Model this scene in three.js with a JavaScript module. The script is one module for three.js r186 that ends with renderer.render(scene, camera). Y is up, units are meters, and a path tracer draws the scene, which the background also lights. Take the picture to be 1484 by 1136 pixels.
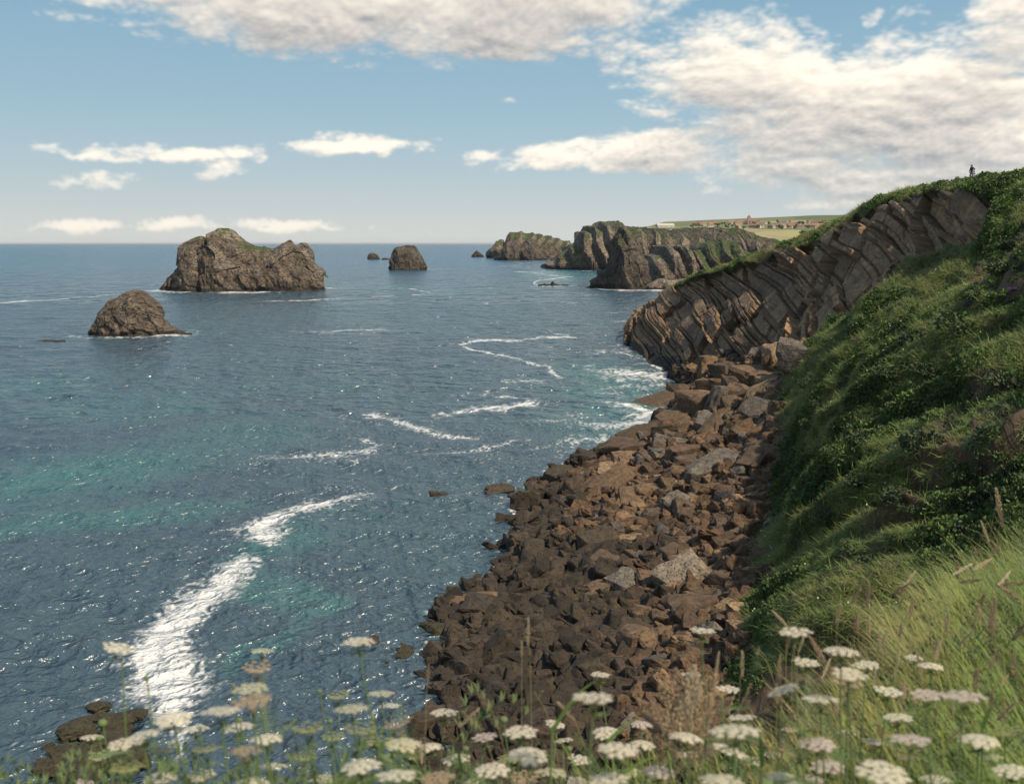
import * as THREE from 'three';
import { ConvexGeometry } from 'three/addons/geometries/ConvexGeometry.js';
import { mergeGeometries, toCreasedNormals } from 'three/addons/utils/BufferGeometryUtils.js';
import { MarchingCubes } from 'three/addons/objects/MarchingCubes.js';

// ---------------------------------------------------------------- camera, sun, exposure
const scene = new THREE.Scene();
const EYE = 30, PITCH = THREE.MathUtils.degToRad(8.77), FPX = 1400;      // eye 30 m above the sea
const camera = new THREE.PerspectiveCamera(2 * Math.atan(568 / FPX) * 180 / Math.PI, 1484 / 1136, 0.05, 120000);
camera.position.set(0, EYE, 0);
camera.rotation.x = -PITCH;
camera.focus = 70; camera.userData.fStop = 4.0;                          // nearest flowers a little soft
const renderer = new THREE.WebGLRenderer();
renderer.toneMapping = THREE.LinearToneMapping;
renderer.toneMappingExposure = 1.14;
renderer.shadowMap.enabled = true;
const SUN_AZ = THREE.MathUtils.degToRad(130), SUN_EL = THREE.MathUtils.degToRad(49);   // behind and to the right
const SUN = new THREE.Vector3(Math.sin(SUN_AZ) * Math.cos(SUN_EL), Math.sin(SUN_EL), -Math.cos(SUN_AZ) * Math.cos(SUN_EL));
const sun = new THREE.DirectionalLight(new THREE.Color().setRGB(1, 0.87, 0.67), 5.0);
sun.position.copy(SUN).multiplyScalar(400).add(new THREE.Vector3(60, 0, -150));
sun.target.position.set(60, 0, -150);
sun.castShadow = true; sun.shadow.radius = 3;
Object.assign(sun.shadow.camera, { left: -350, right: 350, top: 350, bottom: -350, near: 10, far: 1200 });
sun.shadow.mapSize.set(4096, 4096);
scene.add(sun, sun.target);
scene.fog = new THREE.FogExp2(new THREE.Color().setRGB(.80, .88, 1.0), 1.4e-5);                   // thin sea haze

// ---------------------------------------------------------------- helpers
function rng(seed) { let s = seed >>> 0; return () => { s = (s + 0x6D2B79F5) >>> 0; let t = s; t = Math.imul(t ^ (t >>> 15), t | 1); t ^= t + Math.imul(t ^ (t >>> 7), t | 61); return ((t ^ (t >>> 14)) >>> 0) / 4294967296; }; }
const clamp = (x, a = 0, b = 1) => x < a ? a : x > b ? b : x, lerp = (a, b, t) => a + (b - a) * t;
const smooth = (a, b, x) => { const t = clamp((x - a) / (b - a)); return t * t * (3 - 2 * t); };
const PERM = new Uint8Array(512); { const r = rng(7), p = [...Array(256).keys()]; for (let i = 255; i > 0; i--) { const j = Math.floor(r() * (i + 1)); [p[i], p[j]] = [p[j], p[i]]; } for (let i = 0; i < 512; i++) PERM[i] = p[i & 255]; }
const fade = (t) => t * t * t * (t * (t * 6 - 15) + 10);
function grad(h, x, y, z) { h &= 15; const u = h < 8 ? x : y, v = h < 4 ? y : (h === 12 || h === 14 ? x : z); return ((h & 1) ? -u : u) + ((h & 2) ? -v : v); }
function noise(x, y, z = 0) {                                            // Perlin, about -1 to 1
  const X0 = Math.floor(x), Y0 = Math.floor(y), Z0 = Math.floor(z), X = X0 & 255, Y = Y0 & 255, Z = Z0 & 255; x -= X0; y -= Y0; z -= Z0;
  const u = fade(x), v = fade(y), w = fade(z), A = PERM[X] + Y, AA = PERM[A] + Z, AB = PERM[A + 1] + Z, B = PERM[X + 1] + Y, BA = PERM[B] + Z, BB = PERM[B + 1] + Z;
  return lerp(lerp(lerp(grad(PERM[AA], x, y, z), grad(PERM[BA], x - 1, y, z), u), lerp(grad(PERM[AB], x, y - 1, z), grad(PERM[BB], x - 1, y - 1, z), u), v),
    lerp(lerp(grad(PERM[AA + 1], x, y, z - 1), grad(PERM[BA + 1], x - 1, y, z - 1), u), lerp(grad(PERM[AB + 1], x, y - 1, z - 1), grad(PERM[BB + 1], x - 1, y - 1, z - 1), u), v), w);
}
function tnoise(x, y, p, q = p) {                                        // 2-D noise that repeats after p by q cells
  const X0 = Math.floor(x), Y0 = Math.floor(y); x -= X0; y -= Y0;
  const h = (i, j) => PERM[PERM[((i % p) + p) % p & 255] + (((j % q) + q) % q & 255)];
  const g = (k, a, b) => { const t = k * 0.0245436926; return Math.cos(t) * a + Math.sin(t) * b; };
  const u = fade(x), v = fade(y);
  return 1.4 * lerp(lerp(g(h(X0, Y0), x, y), g(h(X0 + 1, Y0), x - 1, y), u), lerp(g(h(X0, Y0 + 1), x, y - 1), g(h(X0 + 1, Y0 + 1), x - 1, y - 1), u), v);
}
function fbm(x, y, z, n = 4) { let s = 0, a = 0.5; for (let i = 0; i < n; i++) { s += a * noise(x, y, z); x = x * 2.03 + 11.3; y = y * 2.03 + 5.7; z = z * 2.03 + 3.1; a *= 0.5; } return s; }
function ridged(x, y, z, n = 4) { let s = 0, a = 0.5; for (let i = 0; i < n; i++) { s += a * (1 - Math.abs(noise(x, y, z)) * 2); x = x * 2.1 + 4.3; y = y * 2.1 + 7.7; z = z * 2.1 + 1.9; a *= 0.5; } return s; }
const hash = (a, b = 0, c = 0) => { let h = Math.imul(a | 0, 374761393) + Math.imul(b | 0, 668265263) + Math.imul(c | 0, 2147483647 - 59); h = Math.imul(h ^ (h >>> 13), 1274126177); return ((h ^ (h >>> 16)) >>> 0) / 4294967296; };
const V0 = new THREE.Vector3(0, 1, 0);
const V = (x, y, z) => new THREE.Vector3(x, y, z);
const sinP = Math.sin(PITCH), cosP = Math.cos(PITCH);
function at(px, py, depth) { const X = (px - 742) / FPX, Y = (568 - py) / FPX, k = depth / (cosP + Y * sinP); return V(X * k, EYE + (Y * cosP - sinP) * k, -depth); }   // a photo pixel at a known distance
function onSea(px, py) { const Y = (568 - py) / FPX, k = EYE / (sinP - Y * cosP); return V((px - 742) / FPX * k, 0, -k * (cosP + Y * sinP)); }                     // where that pixel's ray meets the sea
function toPixel(p) { const y = p.y - EYE, f = -p.z * cosP - y * sinP, u = y * cosP - p.z * sinP; return [742 + FPX * p.x / f, 568 - FPX * u / f, f]; }
function table(pts) { return (x) => { if (x <= pts[0][0]) return pts[0][1]; for (let i = 1; i < pts.length; i++) if (x <= pts[i][0]) return lerp(pts[i - 1][1], pts[i][1], (x - pts[i - 1][0]) / (pts[i][0] - pts[i - 1][0])); return pts[pts.length - 1][1]; }; }
const used = {};
function numbered(name) { const n = used[name] = (used[name] ?? -1) + 1; return n ? name + '_' + String(n).padStart(3, '0') : name; }
function shade(o) { o.traverse((c) => { if (c.isMesh) { c.castShadow = c.receiveShadow = true; } }); return o; }
function thing(o, name, label, category, group) { o.name = numbered(name); o.userData.label = label; o.userData.category = category; if (group) o.userData.group = group; scene.add(shade(o)); return o; }
function setting(o, name, label, kind = 'structure') { o.name = name; o.userData.kind = kind; if (label) o.userData.label = label; scene.add(shade(o)); return o; }
function part(parent, geo, mat, name) { const m = new THREE.Mesh(geo, mat); m.name = name; parent.add(m); return m; }
const C = (r, g, b) => new THREE.Color().setRGB(r, g, b);

// a grid of points into triangles; rock triangles stay faceted, soft ground is smooth
function gridGeometry(nu, nv, P, colorOf, uvOf, facet, skip) {
  const n = nu * nv, N = new Float32Array(n * 3), a = V(), b = V(), c = V(), f = V();
  const tri = [];
  for (let i = 0; i < nu - 1; i++) for (let j = 0; j < nv - 1; j++) {
    const k = i * nv + j; if (skip && skip(k)) continue;
    ((i + j) & 1) ? tri.push(k, k + nv, k + 1, k + 1, k + nv, k + nv + 1) : tri.push(k, k + nv, k + nv + 1, k, k + nv + 1, k + 1);
  }
  const fn = (q) => { a.fromArray(P, tri[q] * 3); b.fromArray(P, tri[q + 1] * 3); c.fromArray(P, tri[q + 2] * 3); return f.crossVectors(b.sub(a), c.sub(a)); };
  for (let q = 0; q < tri.length; q += 3) { fn(q); for (let e = 0; e < 3; e++) { const t = tri[q + e] * 3; N[t] += f.x; N[t + 1] += f.y; N[t + 2] += f.z; } }
  for (let k = 0; k < n; k++) { const l = Math.hypot(N[k * 3], N[k * 3 + 1], N[k * 3 + 2]) || 1; N[k * 3] /= l; N[k * 3 + 1] /= l; N[k * 3 + 2] /= l; }
  const m = tri.length, pos = new Float32Array(m * 3), nor = new Float32Array(m * 3), col = new Float32Array(m * 3), uv = new Float32Array(m * 2);
  const cols = new Float32Array(n * 3), uvs = new Float32Array(n * 2), cc = [0, 0, 0], uu = [0, 0];
  for (let k = 0; k < n; k++) { colorOf(k, N, cc); cols.set(cc, k * 3); uvOf(k, uu); uvs.set(uu, k * 2); }
  for (let q = 0; q < m; q += 3) {
    const flat = facet(tri[q]); if (flat) fn(q).normalize();
    for (let e = 0; e < 3; e++) {
      const t = tri[q + e], o = (q + e) * 3;
      for (let d = 0; d < 3; d++) { pos[o + d] = P[t * 3 + d]; col[o + d] = cols[t * 3 + d]; nor[o + d] = flat ? f.getComponent(d) : N[t * 3 + d]; }
      uv[(q + e) * 2] = uvs[t * 2]; uv[(q + e) * 2 + 1] = uvs[t * 2 + 1];
    }
  }
  const g = new THREE.BufferGeometry();
  g.setAttribute('position', new THREE.BufferAttribute(pos, 3)); g.setAttribute('normal', new THREE.BufferAttribute(nor, 3));
  g.setAttribute('color', new THREE.BufferAttribute(col, 3)); g.setAttribute('uv', new THREE.BufferAttribute(uv, 2));
  g.userData.N = N;
  return g;
}

// ---------------------------------------------------------------- sky: air and clouds, computed
{
  const W = 4096, H = 2048, data = new Float32Array(W * H * 4);
  const air = [[-1, [.60, .605, .565]], [0.3, [.585, .595, .56]], [2, [.50, .555, .56]], [4, [.41, .515, .565]], [7.5, [.305, .455, .55]], [13, [.22, .38, .505]], [30, [.125, .27, .45]], [60, [.10, .225, .40]], [90, [.09, .21, .38]]];
  const airR = table(air.map(([e, c]) => [e, c[0]])), airG = table(air.map(([e, c]) => [e, c[1]])), airB = table(air.map(([e, c]) => [e, c[2]]));
  // clouds seen over the bay: centre, half sizes (photo pixels, as angles), amount, softness, lean
  const list = [
    [120, -30, 260, 34, .8, 1.3, 0], [330, -25, 300, 62, 1.25, 1.1, 0], [560, 4, 320, 80, 1.5, 1, 0], [760, 0, 240, 84, 1.4, 1, -.1], [450, 50, 120, 34, .8, 1.3, .15], [640, 62, 150, 26, .55, 1.3, 0], [860, -10, 100, 60, .8, 1, 0],
    [985, 95, 100, 62, .85, 1, .1], [1075, 75, 100, 58, 1.1, .8, 0], [1130, 125, 170, 62, 1.35, .8, 0], [1250, 150, 170, 62, 1.45, .8, 0], [1400, 140, 170, 92, 1.4, .9, 0], [1470, 70, 80, 70, 1, 1, 0], [1330, 205, 250, 56, 1.4, 1, 0], [1180, 205, 180, 42, 1.1, 1, 0], [1480, 230, 190, 80, 1.4, 1, 0], [1010, 60, 70, 50, .8, 1, 0],
    [1340, 40, 60, 40, .5, 1.4, .3], [1261, 33, 15, 18, .75, 1, 0], [1530, 0, 90, 80, 1.1, 1, 0], [920, 120, 40, 30, .45, 1, 0],
    [830, 236, 110, 21, 1.15, .8, 0], [945, 228, 112, 32, 1.45, .7, 0], [905, 215, 60, 18, .8, .7, 0], [1090, 240, 90, 22, .85, 1, 0], [1200, 256, 180, 32, 1.1, 1.1, 0], [1390, 268, 220, 44, 1.2, 1.2, 0], [1060, 280, 70, 14, .5, 1, 0], [990, 297, 14, 10, .7, 1, 0], [1030, 300, 45, 10, .5, 1.2, 0], [1180, 300, 60, 9, .7, 1, 0], [1260, 290, 110, 16, .7, 1.2, 0],
    [505, 214, 92, 15, 1.15, .8, 0], [520, 203, 55, 14, .9, .7, 0], [592, 210, 42, 12, .7, 1, -.1], [450, 220, 46, 10, .7, 1, 0], [110, 221, 88, 11, .9, 1, .04], [240, 228, 86, 13, 1.05, .9, -.03], [352, 222, 34, 16, 1.05, .9, 0], [375, 209, 20, 9, .6, 1, 0], [318, 250, 30, 15, .9, 1, 0], [140, 266, 72, 12, 1, 1, -.06],
    [700, 232, 42, 11, .85, .9, -.12], [740, 140, 17, 11, .7, 1, -.1], [660, 150, 14, 6, .3, 1, 0], [112, 328, 66, 10, 1.15, .7, 0], [250, 327, 58, 12, 1.2, .7, 0], [330, 330, 25, 7, .5, .8, 0], [420, 328, 64, 12, 1.25, .7, 0], [445, 323, 26, 9, 1, .7, 0], [628, 336, 24, 4, .6, .8, 0], [545, 334, 8, 4, .4, .8, 0], [730, 332, 20, 4, .35, 1, 0],
  ];
  const step = 5, S = new THREE.Vector3(), T = new THREE.Vector3();
  const density = (x, y, z, det) => {                                    // of direction (x, y, z)
    let cover = 0;
    const el = Math.asin(y), f = -z * cosP - y * sinP;
    let seen = 0;
    if (f > 0.3) {
      const px = 742 + FPX * x / f, py = 568 - FPX * (y * cosP - z * sinP) / f;
      seen = smooth(-330, -30, px) * smooth(1900, 1560, px) * smooth(-330, -60, py);
      if (seen > 0) {
        const wx = 22 * noise(px * .014, py * .03, 1.5) + 9 * noise(px * .05, py * .08, 4.5), wy = 9 * noise(px * .018, py * .03, 7.5) + 6 * noise(px * .045, py * .07, 2.5) + 2.5 * noise(px * .13, py * .16, 6.5);
        for (const [cx, cy, rx, ry, a, , lean] of list) {
          const dx = (px + wx - cx) / rx, dy = (py + wy - cy - lean * (px - cx)) / (ry * (py > cy ? (ry < 40 ? .6 : .85) : 1.1)); const d = dx * dx + dy * dy;
          if (d < 2.2) cover = Math.max(cover, a * (1 - d / 2.2) + .25 * Math.min(cover, a) * (1 - d / 2.2));
        }
      }
    }
    if (seen < 1) { const t = 1 / (y + .18), far = .55 * noise(x * t * 1.3 + 3, z * t * 1.3, 4.2) + .3 * noise(x * t * 3.1, z * t * 3.1, 9.7) + .14; cover = lerp(clamp(far * 2.2, 0, 1.5), cover, seen); }
    if (cover < .02) return 0;
    const k = 7 + 5 * smooth(.25, 0, y), e = k * .92, bil = (v) => Math.abs(v) * 2.1 - .5;
    let n = noise(x * k, y * e, z * k) * .42 + bil(noise(x * k * 2.1, y * e * 2.1, z * k * 2.1 + 5)) * .26 + noise(x * k * 3.3, y * e * 3, z * k * 3.3 + 15) * .2 + bil(noise(x * k * 5.1, y * e * 5, z * k * 5.1 + 9)) * .14;
    if (det) n += bil(noise(x * k * 11, y * e * 10, z * k * 11 + 2)) * .13 + noise(x * k * 19, y * e * 19, z * k * 19) * .10 + noise(x * k * 43, y * e * 43, z * k * 43) * .065;
    return clamp((cover * 1.0 - .44 + n * 1.2) * 1.05, 0, 1.7);
  };
  for (let row = 0; row < H; row++) {
    const el = ((row + .5) / H - .5) * Math.PI, deg = el * 180 / Math.PI, y = Math.sin(el), ce = Math.cos(el);
    const base = [airR(deg), airG(deg), airB(deg)], high = deg > 24;
    for (let col = 0; col < W; col++) {
      const o = (row * W + col) * 4;
      data[o + 3] = 1;
      if (high && (col % 2)) { data[o] = data[o - 4]; data[o + 1] = data[o - 3]; data[o + 2] = data[o - 2]; continue; }
      const az = ((col + .5) / W - .5) * 2 * Math.PI, x = Math.cos(az) * ce, z = Math.sin(az) * ce;
      let r = base[0], g = base[1], b = base[2];
      const cs = x * SUN.x + y * SUN.y + z * SUN.z, glow = Math.pow(Math.max(0, cs), 5) * .32 + Math.pow(Math.max(0, cs), 60) * 1.2;   // brighter air round the sun
      r += glow * .95; g += glow * .86; b += glow * .72;
      if (deg > -1) {
        const fine = z < -.6, d = density(x, y, z, fine);
        if (d > .004) {
          const alpha = (1 - Math.exp(-d * d * 4.2 - d * .7)) * smooth(-.2, .7, deg);
          T.copy(SUN).addScaledVector(S.set(x, y, z), -cs).addScaledVector(V0, .45).normalize();   // across the sky towards the sun
          S.set(x, y, z).addScaledVector(T, .007).normalize();
          const relief = d - density(S.x, S.y, S.z, fine);               // slopes of the cloud that face the sun
          let t = 0;                                                     // cloud between here and the sun
          for (let s = 1; s <= (fine ? 3 : 1); s++) { S.set(x, y, z).addScaledVector(T, s * .026).normalize(); t += density(S.x, S.y, S.z, false); }
          const k = clamp(.20 + .78 * Math.exp(-t * (fine ? .48 : 1.2)) + relief * .62 + .22 * Math.exp(-d * 2.5), 0, 1.15);
          const low = smooth(7, 0, deg) * .38;                           // far clouds seen through more air
          r = lerp(r, lerp(lerp(.34, .95, k), base[0] * 1.18, low), alpha); g = lerp(g, lerp(lerp(.345, .865, k), base[1] * 1.12, low), alpha); b = lerp(b, lerp(lerp(.36, .745, k), base[2] * 1.06, low), alpha);
        }
      } else { r *= .5; g *= .5; b *= .5; }
      data[o] = r; data[o + 1] = g; data[o + 2] = b;
    }
  }
  const tex = new THREE.DataTexture(data, W, H, THREE.RGBAFormat, THREE.FloatType);
  tex.mapping = THREE.EquirectangularReflectionMapping; tex.magFilter = THREE.LinearFilter; tex.needsUpdate = true;
  scene.background = tex; scene.environment = tex;
}

// ---------------------------------------------------------------- textures shared by many surfaces
function dataTexture(w, h, fn, { srgb = false, repeat = true } = {}) {
  const d = new Uint8Array(w * h * 4), c = [0, 0, 0];
  for (let j = 0; j < h; j++) for (let i = 0; i < w; i++) { fn(i / w, j / h, c); const o = (j * w + i) * 4; d[o] = clamp(c[0]) * 255; d[o + 1] = clamp(c[1]) * 255; d[o + 2] = clamp(c[2]) * 255; d[o + 3] = 255; }
  const t = new THREE.DataTexture(d, w, h, THREE.RGBAFormat); t.magFilter = THREE.LinearFilter; t.minFilter = THREE.LinearFilter;
  if (repeat) t.wrapS = t.wrapT = THREE.RepeatWrapping; if (srgb) t.colorSpace = THREE.SRGBColorSpace; t.needsUpdate = true; return t;
}
const tfbm = (u, v, p, n, q = p) => { let s = 0, a = .5; for (let i = 0; i < n; i++) { s += a * tnoise(u * p, v * q, p, q); p *= 2; q *= 2; a *= .52; } return s; };
const stoneTex = dataTexture(512, 512, (u, v, c) => {                    // mottled stone: light grain, dark pits and stains
  const n = tfbm(u, v, 4, 6), pit = Math.max(0, -tfbm(u, v, 16, 4) - .08), crack = Math.pow(1 - Math.min(1, Math.abs(tfbm(u + .3, v, 3, 4)) * 7), 3), t = tfbm(u, v + .5, 3, 3);
  const b = clamp(.70 + n * .62 - pit * 1.1 - crack * .28); c[0] = b * (1 + t * .16); c[1] = b; c[2] = b * (1 - t * .2);
});
const bedTex = dataTexture(512, 512, (u, v, c) => {                      // bedded stone: thin layers across v
  const w = v + .05 * tfbm(u, v, 3, 4), l = tfbm(u * .5, w, 2, 3, 24), n = tfbm(u, v, 6, 5), line = Math.pow(1 - Math.min(1, Math.abs(tnoise(u * 2, w * 14, 2, 14)) * 6), 4), t = tfbm(u, v + .5, 3, 3);
  const b = clamp(.70 + l * .22 + n * .66 - line * .22); c[0] = b * (1 + t * .14); c[1] = b; c[2] = b * (1 - t * .18);
});
const stoneMat = new THREE.MeshStandardMaterial({ map: stoneTex, bumpMap: stoneTex, bumpScale: .16, roughness: .93, vertexColors: true });
const bedMat = new THREE.MeshStandardMaterial({ map: bedTex, bumpMap: bedTex, bumpScale: .16, roughness: .93, vertexColors: true });

// ---------------------------------------------------------------- the sea
{
  const nearX = [-80, 48], nearZ = [-36, -164], midX = [-250, 170], midZ = [-164, -479], farX = [-760, 840], farZ = [-479, -1679];
  const bands = [{ x: nearX, z: nearZ, w: 2048, h: 2048 }, { x: midX, z: midZ, w: 2048, h: 1536 }, { x: farX, z: farZ, w: 2048, h: 1536 }];
  // foam lines in photo pixels (x, y, width, strength), laid on the water
  const lines = [
    [[262, 1085, 24, .8], [255, 1040, 32, .95], [252, 1000, 64, 1.1], [232, 962, 68, 1.2], [240, 925, 66, 1.2], [276, 882, 62, 1.15], [318, 845, 56, 1.1], [340, 822, 48, 1.0], [352, 808, 34, .8]],
    [[392, 788, 20, .9], [384, 776, 34, 1.1], [376, 762, 26, 1.1], [402, 750, 20, 1], [440, 738, 24, 1.05], [462, 731, 22, .9], [496, 724, 12, .85], [528, 717, 9, .8], [548, 712, 4, .6], [590, 700, 4, .55]],
    [[520, 727, 5, .6], [500, 712, 4, .5], [510, 705, 3, .4]],
    [[376, 666, 10, .55], [420, 664, 12, .6], [470, 660, 12, .7], [515, 656, 13, .75], [540, 650, 10, .8], [543, 643, 8, .7], [512, 635, 6, .5]],
    [[480, 604, 6, .5], [520, 603, 8, .6], [556, 604, 9, .8], [585, 614, 9, .9], [612, 623, 8, .9], [650, 632, 6, .75], [692, 637, 5, .6]],
    [[600, 656, 5, .6], [660, 656, 6, .7], [705, 650, 6, .75], [745, 641, 5, .7], [770, 636, 3, .5]],
    [[646, 597, 8, .7], [690, 594, 9, .85], [735, 590, 9, .9], [775, 584, 8, .75], [745, 576, 5, .7], [700, 572, 5, .6], [675, 568, 4, .4]],
    [[668, 499, 4, .95], [700, 494, 4, .9], [745, 493, 3, .8], [790, 489, 3.5, .85], [826, 488, 3, .8], [806, 484, 3, .7], [794, 480, 3, .6]],
    [[668, 499, 4, .95], [684, 506, 5, .95], [712, 512, 4, .75], [742, 518, 5, .75], [770, 526, 5, .85], [795, 531, 5, .85], [800, 540, 8, .9], [812, 547, 6, .8]], [[742, 553, 5, .7], [775, 552, 5, .7]],
    [[-40, 442, 3, .9], [0, 438.5, 3, .95], [60, 435.5, 2.6, .9], [130, 430, 2.6, .95], [175, 426, 2.5, .95], [215, 423, 2.5, .8]],
    [[440, 480, 3, .5], [480, 480, 4, .7], [530, 478, 4, .7], [575, 479, 3, .4]], [[450, 484, 2, .5], [500, 484, 2.5, .5], [550, 483, 2, .3]],
    [[395, 436, 2.4, .6], [470, 434, 2.2, .7], [540, 430, 2.2, .7], [620, 426, 2.2, .7], [610, 421, 2.5, .7], [580, 417, 2.5, .6]],
    [[478, 418, 2.5, .8], [500, 417, 1.6, .5]], [[0, 380, 1.4, .5], [10, 379, 1.4, .4]], [[475, 380, 1.4, .6], [505, 379, 1.4, .6]], [[480, 375, 1.2, .4], [560, 376, 1.3, .7]], [[615, 390, 2, .8], [655, 389, 1.6, .5]], [[620, 374, 1.3, .6], [645, 373, 1.3, .5]],
    [[100, 487, 3, .5], [160, 489, 3, .7], [185, 486, 6, 1], [210, 484, 8, 1.1], [240, 485, 5, 1], [268, 487, 3, .7]], [[225, 421, 2.6, .9], [262, 423, 3, 1], [300, 421, 4, 1], [340, 424, 3, 1], [400, 422, 2.5, .8], [440, 420, 2.5, .8], [478, 417, 3, 1]],
    [[752, 394, 2.2, .9], [775, 395, 2.5, 1], [800, 399, 2.5, .9], [828, 401, 2.4, 1]], [[828, 401, 2.4, 1], [800, 404, 2.6, 1], [778, 407, 3, 1], [776, 412, 3, 1], [800, 416, 3, .8]],
    [[720, 386, 2, .8], [745, 384, 2, .8], [765, 381, 2, .9], [780, 379, 2, .8]], [[700, 372, 1.3, .8], [720, 373, 1.4, .8], [740, 376, 1.6, .8], [790, 376, 1.6, .8]], [[680, 369, 1.2, .8], [700, 369, 1.2, .6]],
    [[735, 374, 2, .7], [770, 378, 2.2, .7], [800, 377, 2, .8], [815, 380, 2, .7]], [[790, 386, 2.5, .8], [815, 388, 2.5, .9], [850, 391, 2.4, .9]], [[835, 392, 2.2, .8], [860, 393, 2.4, .8]],
    [[845, 416, 3, 1], [880, 419, 3, 1], [930, 421, 3.5, 1], [965, 420, 3, .9]], [[848, 428, 2.5, .7], [864, 427, 2.5, .6]], [[720, 418, 2, .5], [740, 418, 2, .4]], [[790, 415, 2.5, .8], [830, 414, 2, .5]],
    [[880, 455, 2.4, .6], [905, 452, 2.4, .7]], [[898, 466, 2.4, .7], [915, 465, 2.6, .6]], [[840, 470, 2.2, .5], [870, 468, 2.2, .5]], [[815, 440, 2, .4], [850, 437, 2, .35]],
    [[905, 487, 4, .9], [925, 505, 6, .9], [945, 528, 8, 1], [985, 548, 12, 1.1]], [[880, 545, 8, .7], [915, 540, 12, .95], [950, 545, 16, 1.05], [985, 556, 10, 1.1]],
    [[860, 512, 5, .5], [895, 510, 6, .7], [925, 520, 6, .8]], [[850, 580, 7, .5], [885, 585, 10, .75], [920, 592, 12, 1], [960, 602, 14, 1.1], [985, 598, 8, 1]],
    [[780, 612, 6, .5], [830, 610, 8, .7], [880, 618, 10, .85], [930, 612, 12, .95]], [[760, 655, 6, .5], [810, 640, 8, .6], [860, 636, 9, .75], [905, 640, 9, .95], [925, 632, 8, 1]],
    [[790, 680, 7, .7], [840, 668, 8, .75], [880, 660, 8, .9], [905, 648, 8, .9]], [[845, 555, 5, .5], [880, 562, 6, .55], [905, 575, 7, .7]], [[820, 535, 4, .45], [860, 530, 4, .5]], [[730, 735, 6, .6], [752, 752, 9, .95], [756, 775, 9, .95], [768, 790, 6, .7]],
    [[760, 716, 5, .75], [740, 726, 5, .7], [716, 720, 4, .6]], [[620, 716, 3, .55], [660, 720, 3, .45]], [[640, 905, 5, .5], [610, 928, 6, .6], [640, 945, 6, .6], [660, 935, 5, .7]], [[560, 940, 5, .45], [600, 955, 5, .5], [640, 975, 6, .55]],
    [[660, 850, 4, .4], [700, 858, 4, .5], [735, 835, 6, .6], [755, 810, 6, .6]], [[60, 1040, 6, .5], [100, 1025, 8, .6], [160, 1010, 7, .55], [210, 1035, 7, .5]], [[20, 1075, 5, .4], [70, 1060, 6, .45]],
    [[250, 700, 5, .2], [330, 690, 5, .25]], [[640, 560, 4, .3], [690, 545, 3, .3]], [[560, 540, 3, .2], [620, 535, 3, .22]], [[350, 560, 4, .18], [410, 556, 4, .2]],
  ];
  // [x, y, half width, half height in pixels, blue-green amount] : pale sand beds under the water; negative: dark weed beds
  const beds = [[110, 690, 130, 40, .95], [60, 760, 120, 28, .9], [240, 740, 110, 24, .7], [330, 640, 130, 34, .5], [190, 590, 150, 26, .45], [420, 800, 55, 40, .8], [400, 880, 45, 50, .85], [330, 960, 40, 50, .7], [560, 415, 90, 7, .45], [630, 422, 60, 5, .5], [900, 560, 90, 40, .9], [870, 620, 110, 36, .8], [820, 400, 70, 12, .7], [60, 560, 90, 22, .35], [470, 560, 160, 20, .25], [500, 760, 60, 20, .3], [180, 460, 90, 8, .25]];
  const churn = [[930, 566, 85, 42, .95], [880, 630, 110, 46, .82], [925, 512, 40, 26, .8], [960, 560, 45, 30, 1.05], [820, 664, 80, 30, .7], [770, 735, 40, 40, .7], [740, 800, 60, 40, .55], [660, 930, 60, 60, .5], [520, 660, 90, 26, .55], [590, 615, 110, 24, .5], [720, 585, 90, 24, .6], [740, 510, 110, 34, .5], [470, 735, 110, 40, .55], [290, 860, 110, 80, .5], [800, 402, 50, 14, .85], [760, 385, 50, 10, .8], [200, 486, 80, 8, .8], [350, 423, 140, 5, .7], [850, 405, 50, 14, .6], [850, 480, 70, 30, .5], [780, 560, 90, 50, .42], [700, 640, 120, 40, .36], [400, 700, 160, 60, .34], [300, 900, 160, 120, .36]];   // broken white water
  const grounded = (px, py, rx, ry, a) => { const c = onSea(px, py), e = onSea(px + rx, py), n = onSea(px, Math.max(360, py - ry)), f = onSea(px, py + ry); return [c.x, (n.z + f.z) / 2, e.x - c.x, Math.abs(n.z - f.z) / 2, a]; };
  const B = beds.map((b) => grounded(...b)) , CH = churn.map((b) => grounded(...b));
  const segs = [];
  for (const l of lines) for (let i = 0; i < l.length - 1; i++) {
    const P0 = l[i], P1 = l[i + 1], n = 4;
    const cr = (k, t) => { const a = l[Math.max(0, i - 1)], d = l[Math.min(l.length - 1, i + 2)]; return .5 * (2 * P0[k] + (P1[k] - a[k]) * t + (2 * a[k] - 5 * P0[k] + 4 * P1[k] - d[k]) * t * t + (3 * P0[k] - a[k] - 3 * P1[k] + d[k]) * t * t * t); };
    for (let q = 0; q < n; q++) {
      const t0 = q / n, t1 = (q + 1) / n, a = onSea(cr(0, t0), cr(1, t0)), b = onSea(cr(0, t1), cr(1, t1));
      const dist = Math.hypot(a.x, a.z), wpx = lerp(P0[2], P1[2], t0) * 1.25, dir = Math.abs(b.x - a.x) / (Math.hypot(b.x - a.x, b.z - a.z) + 1e-6);
      const across = Math.abs(onSea(cr(0, t0), cr(1, t0) - wpx / 2).z - onSea(cr(0, t0), cr(1, t0) + wpx / 2).z), along = wpx / FPX * dist;
      segs.push([a.x, a.z, b.x, b.z, lerp(along, Math.min(across, 26 + along), dir * dir) / 2, lerp(P0[3], P1[3], t0)]);
    }
  }
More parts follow.
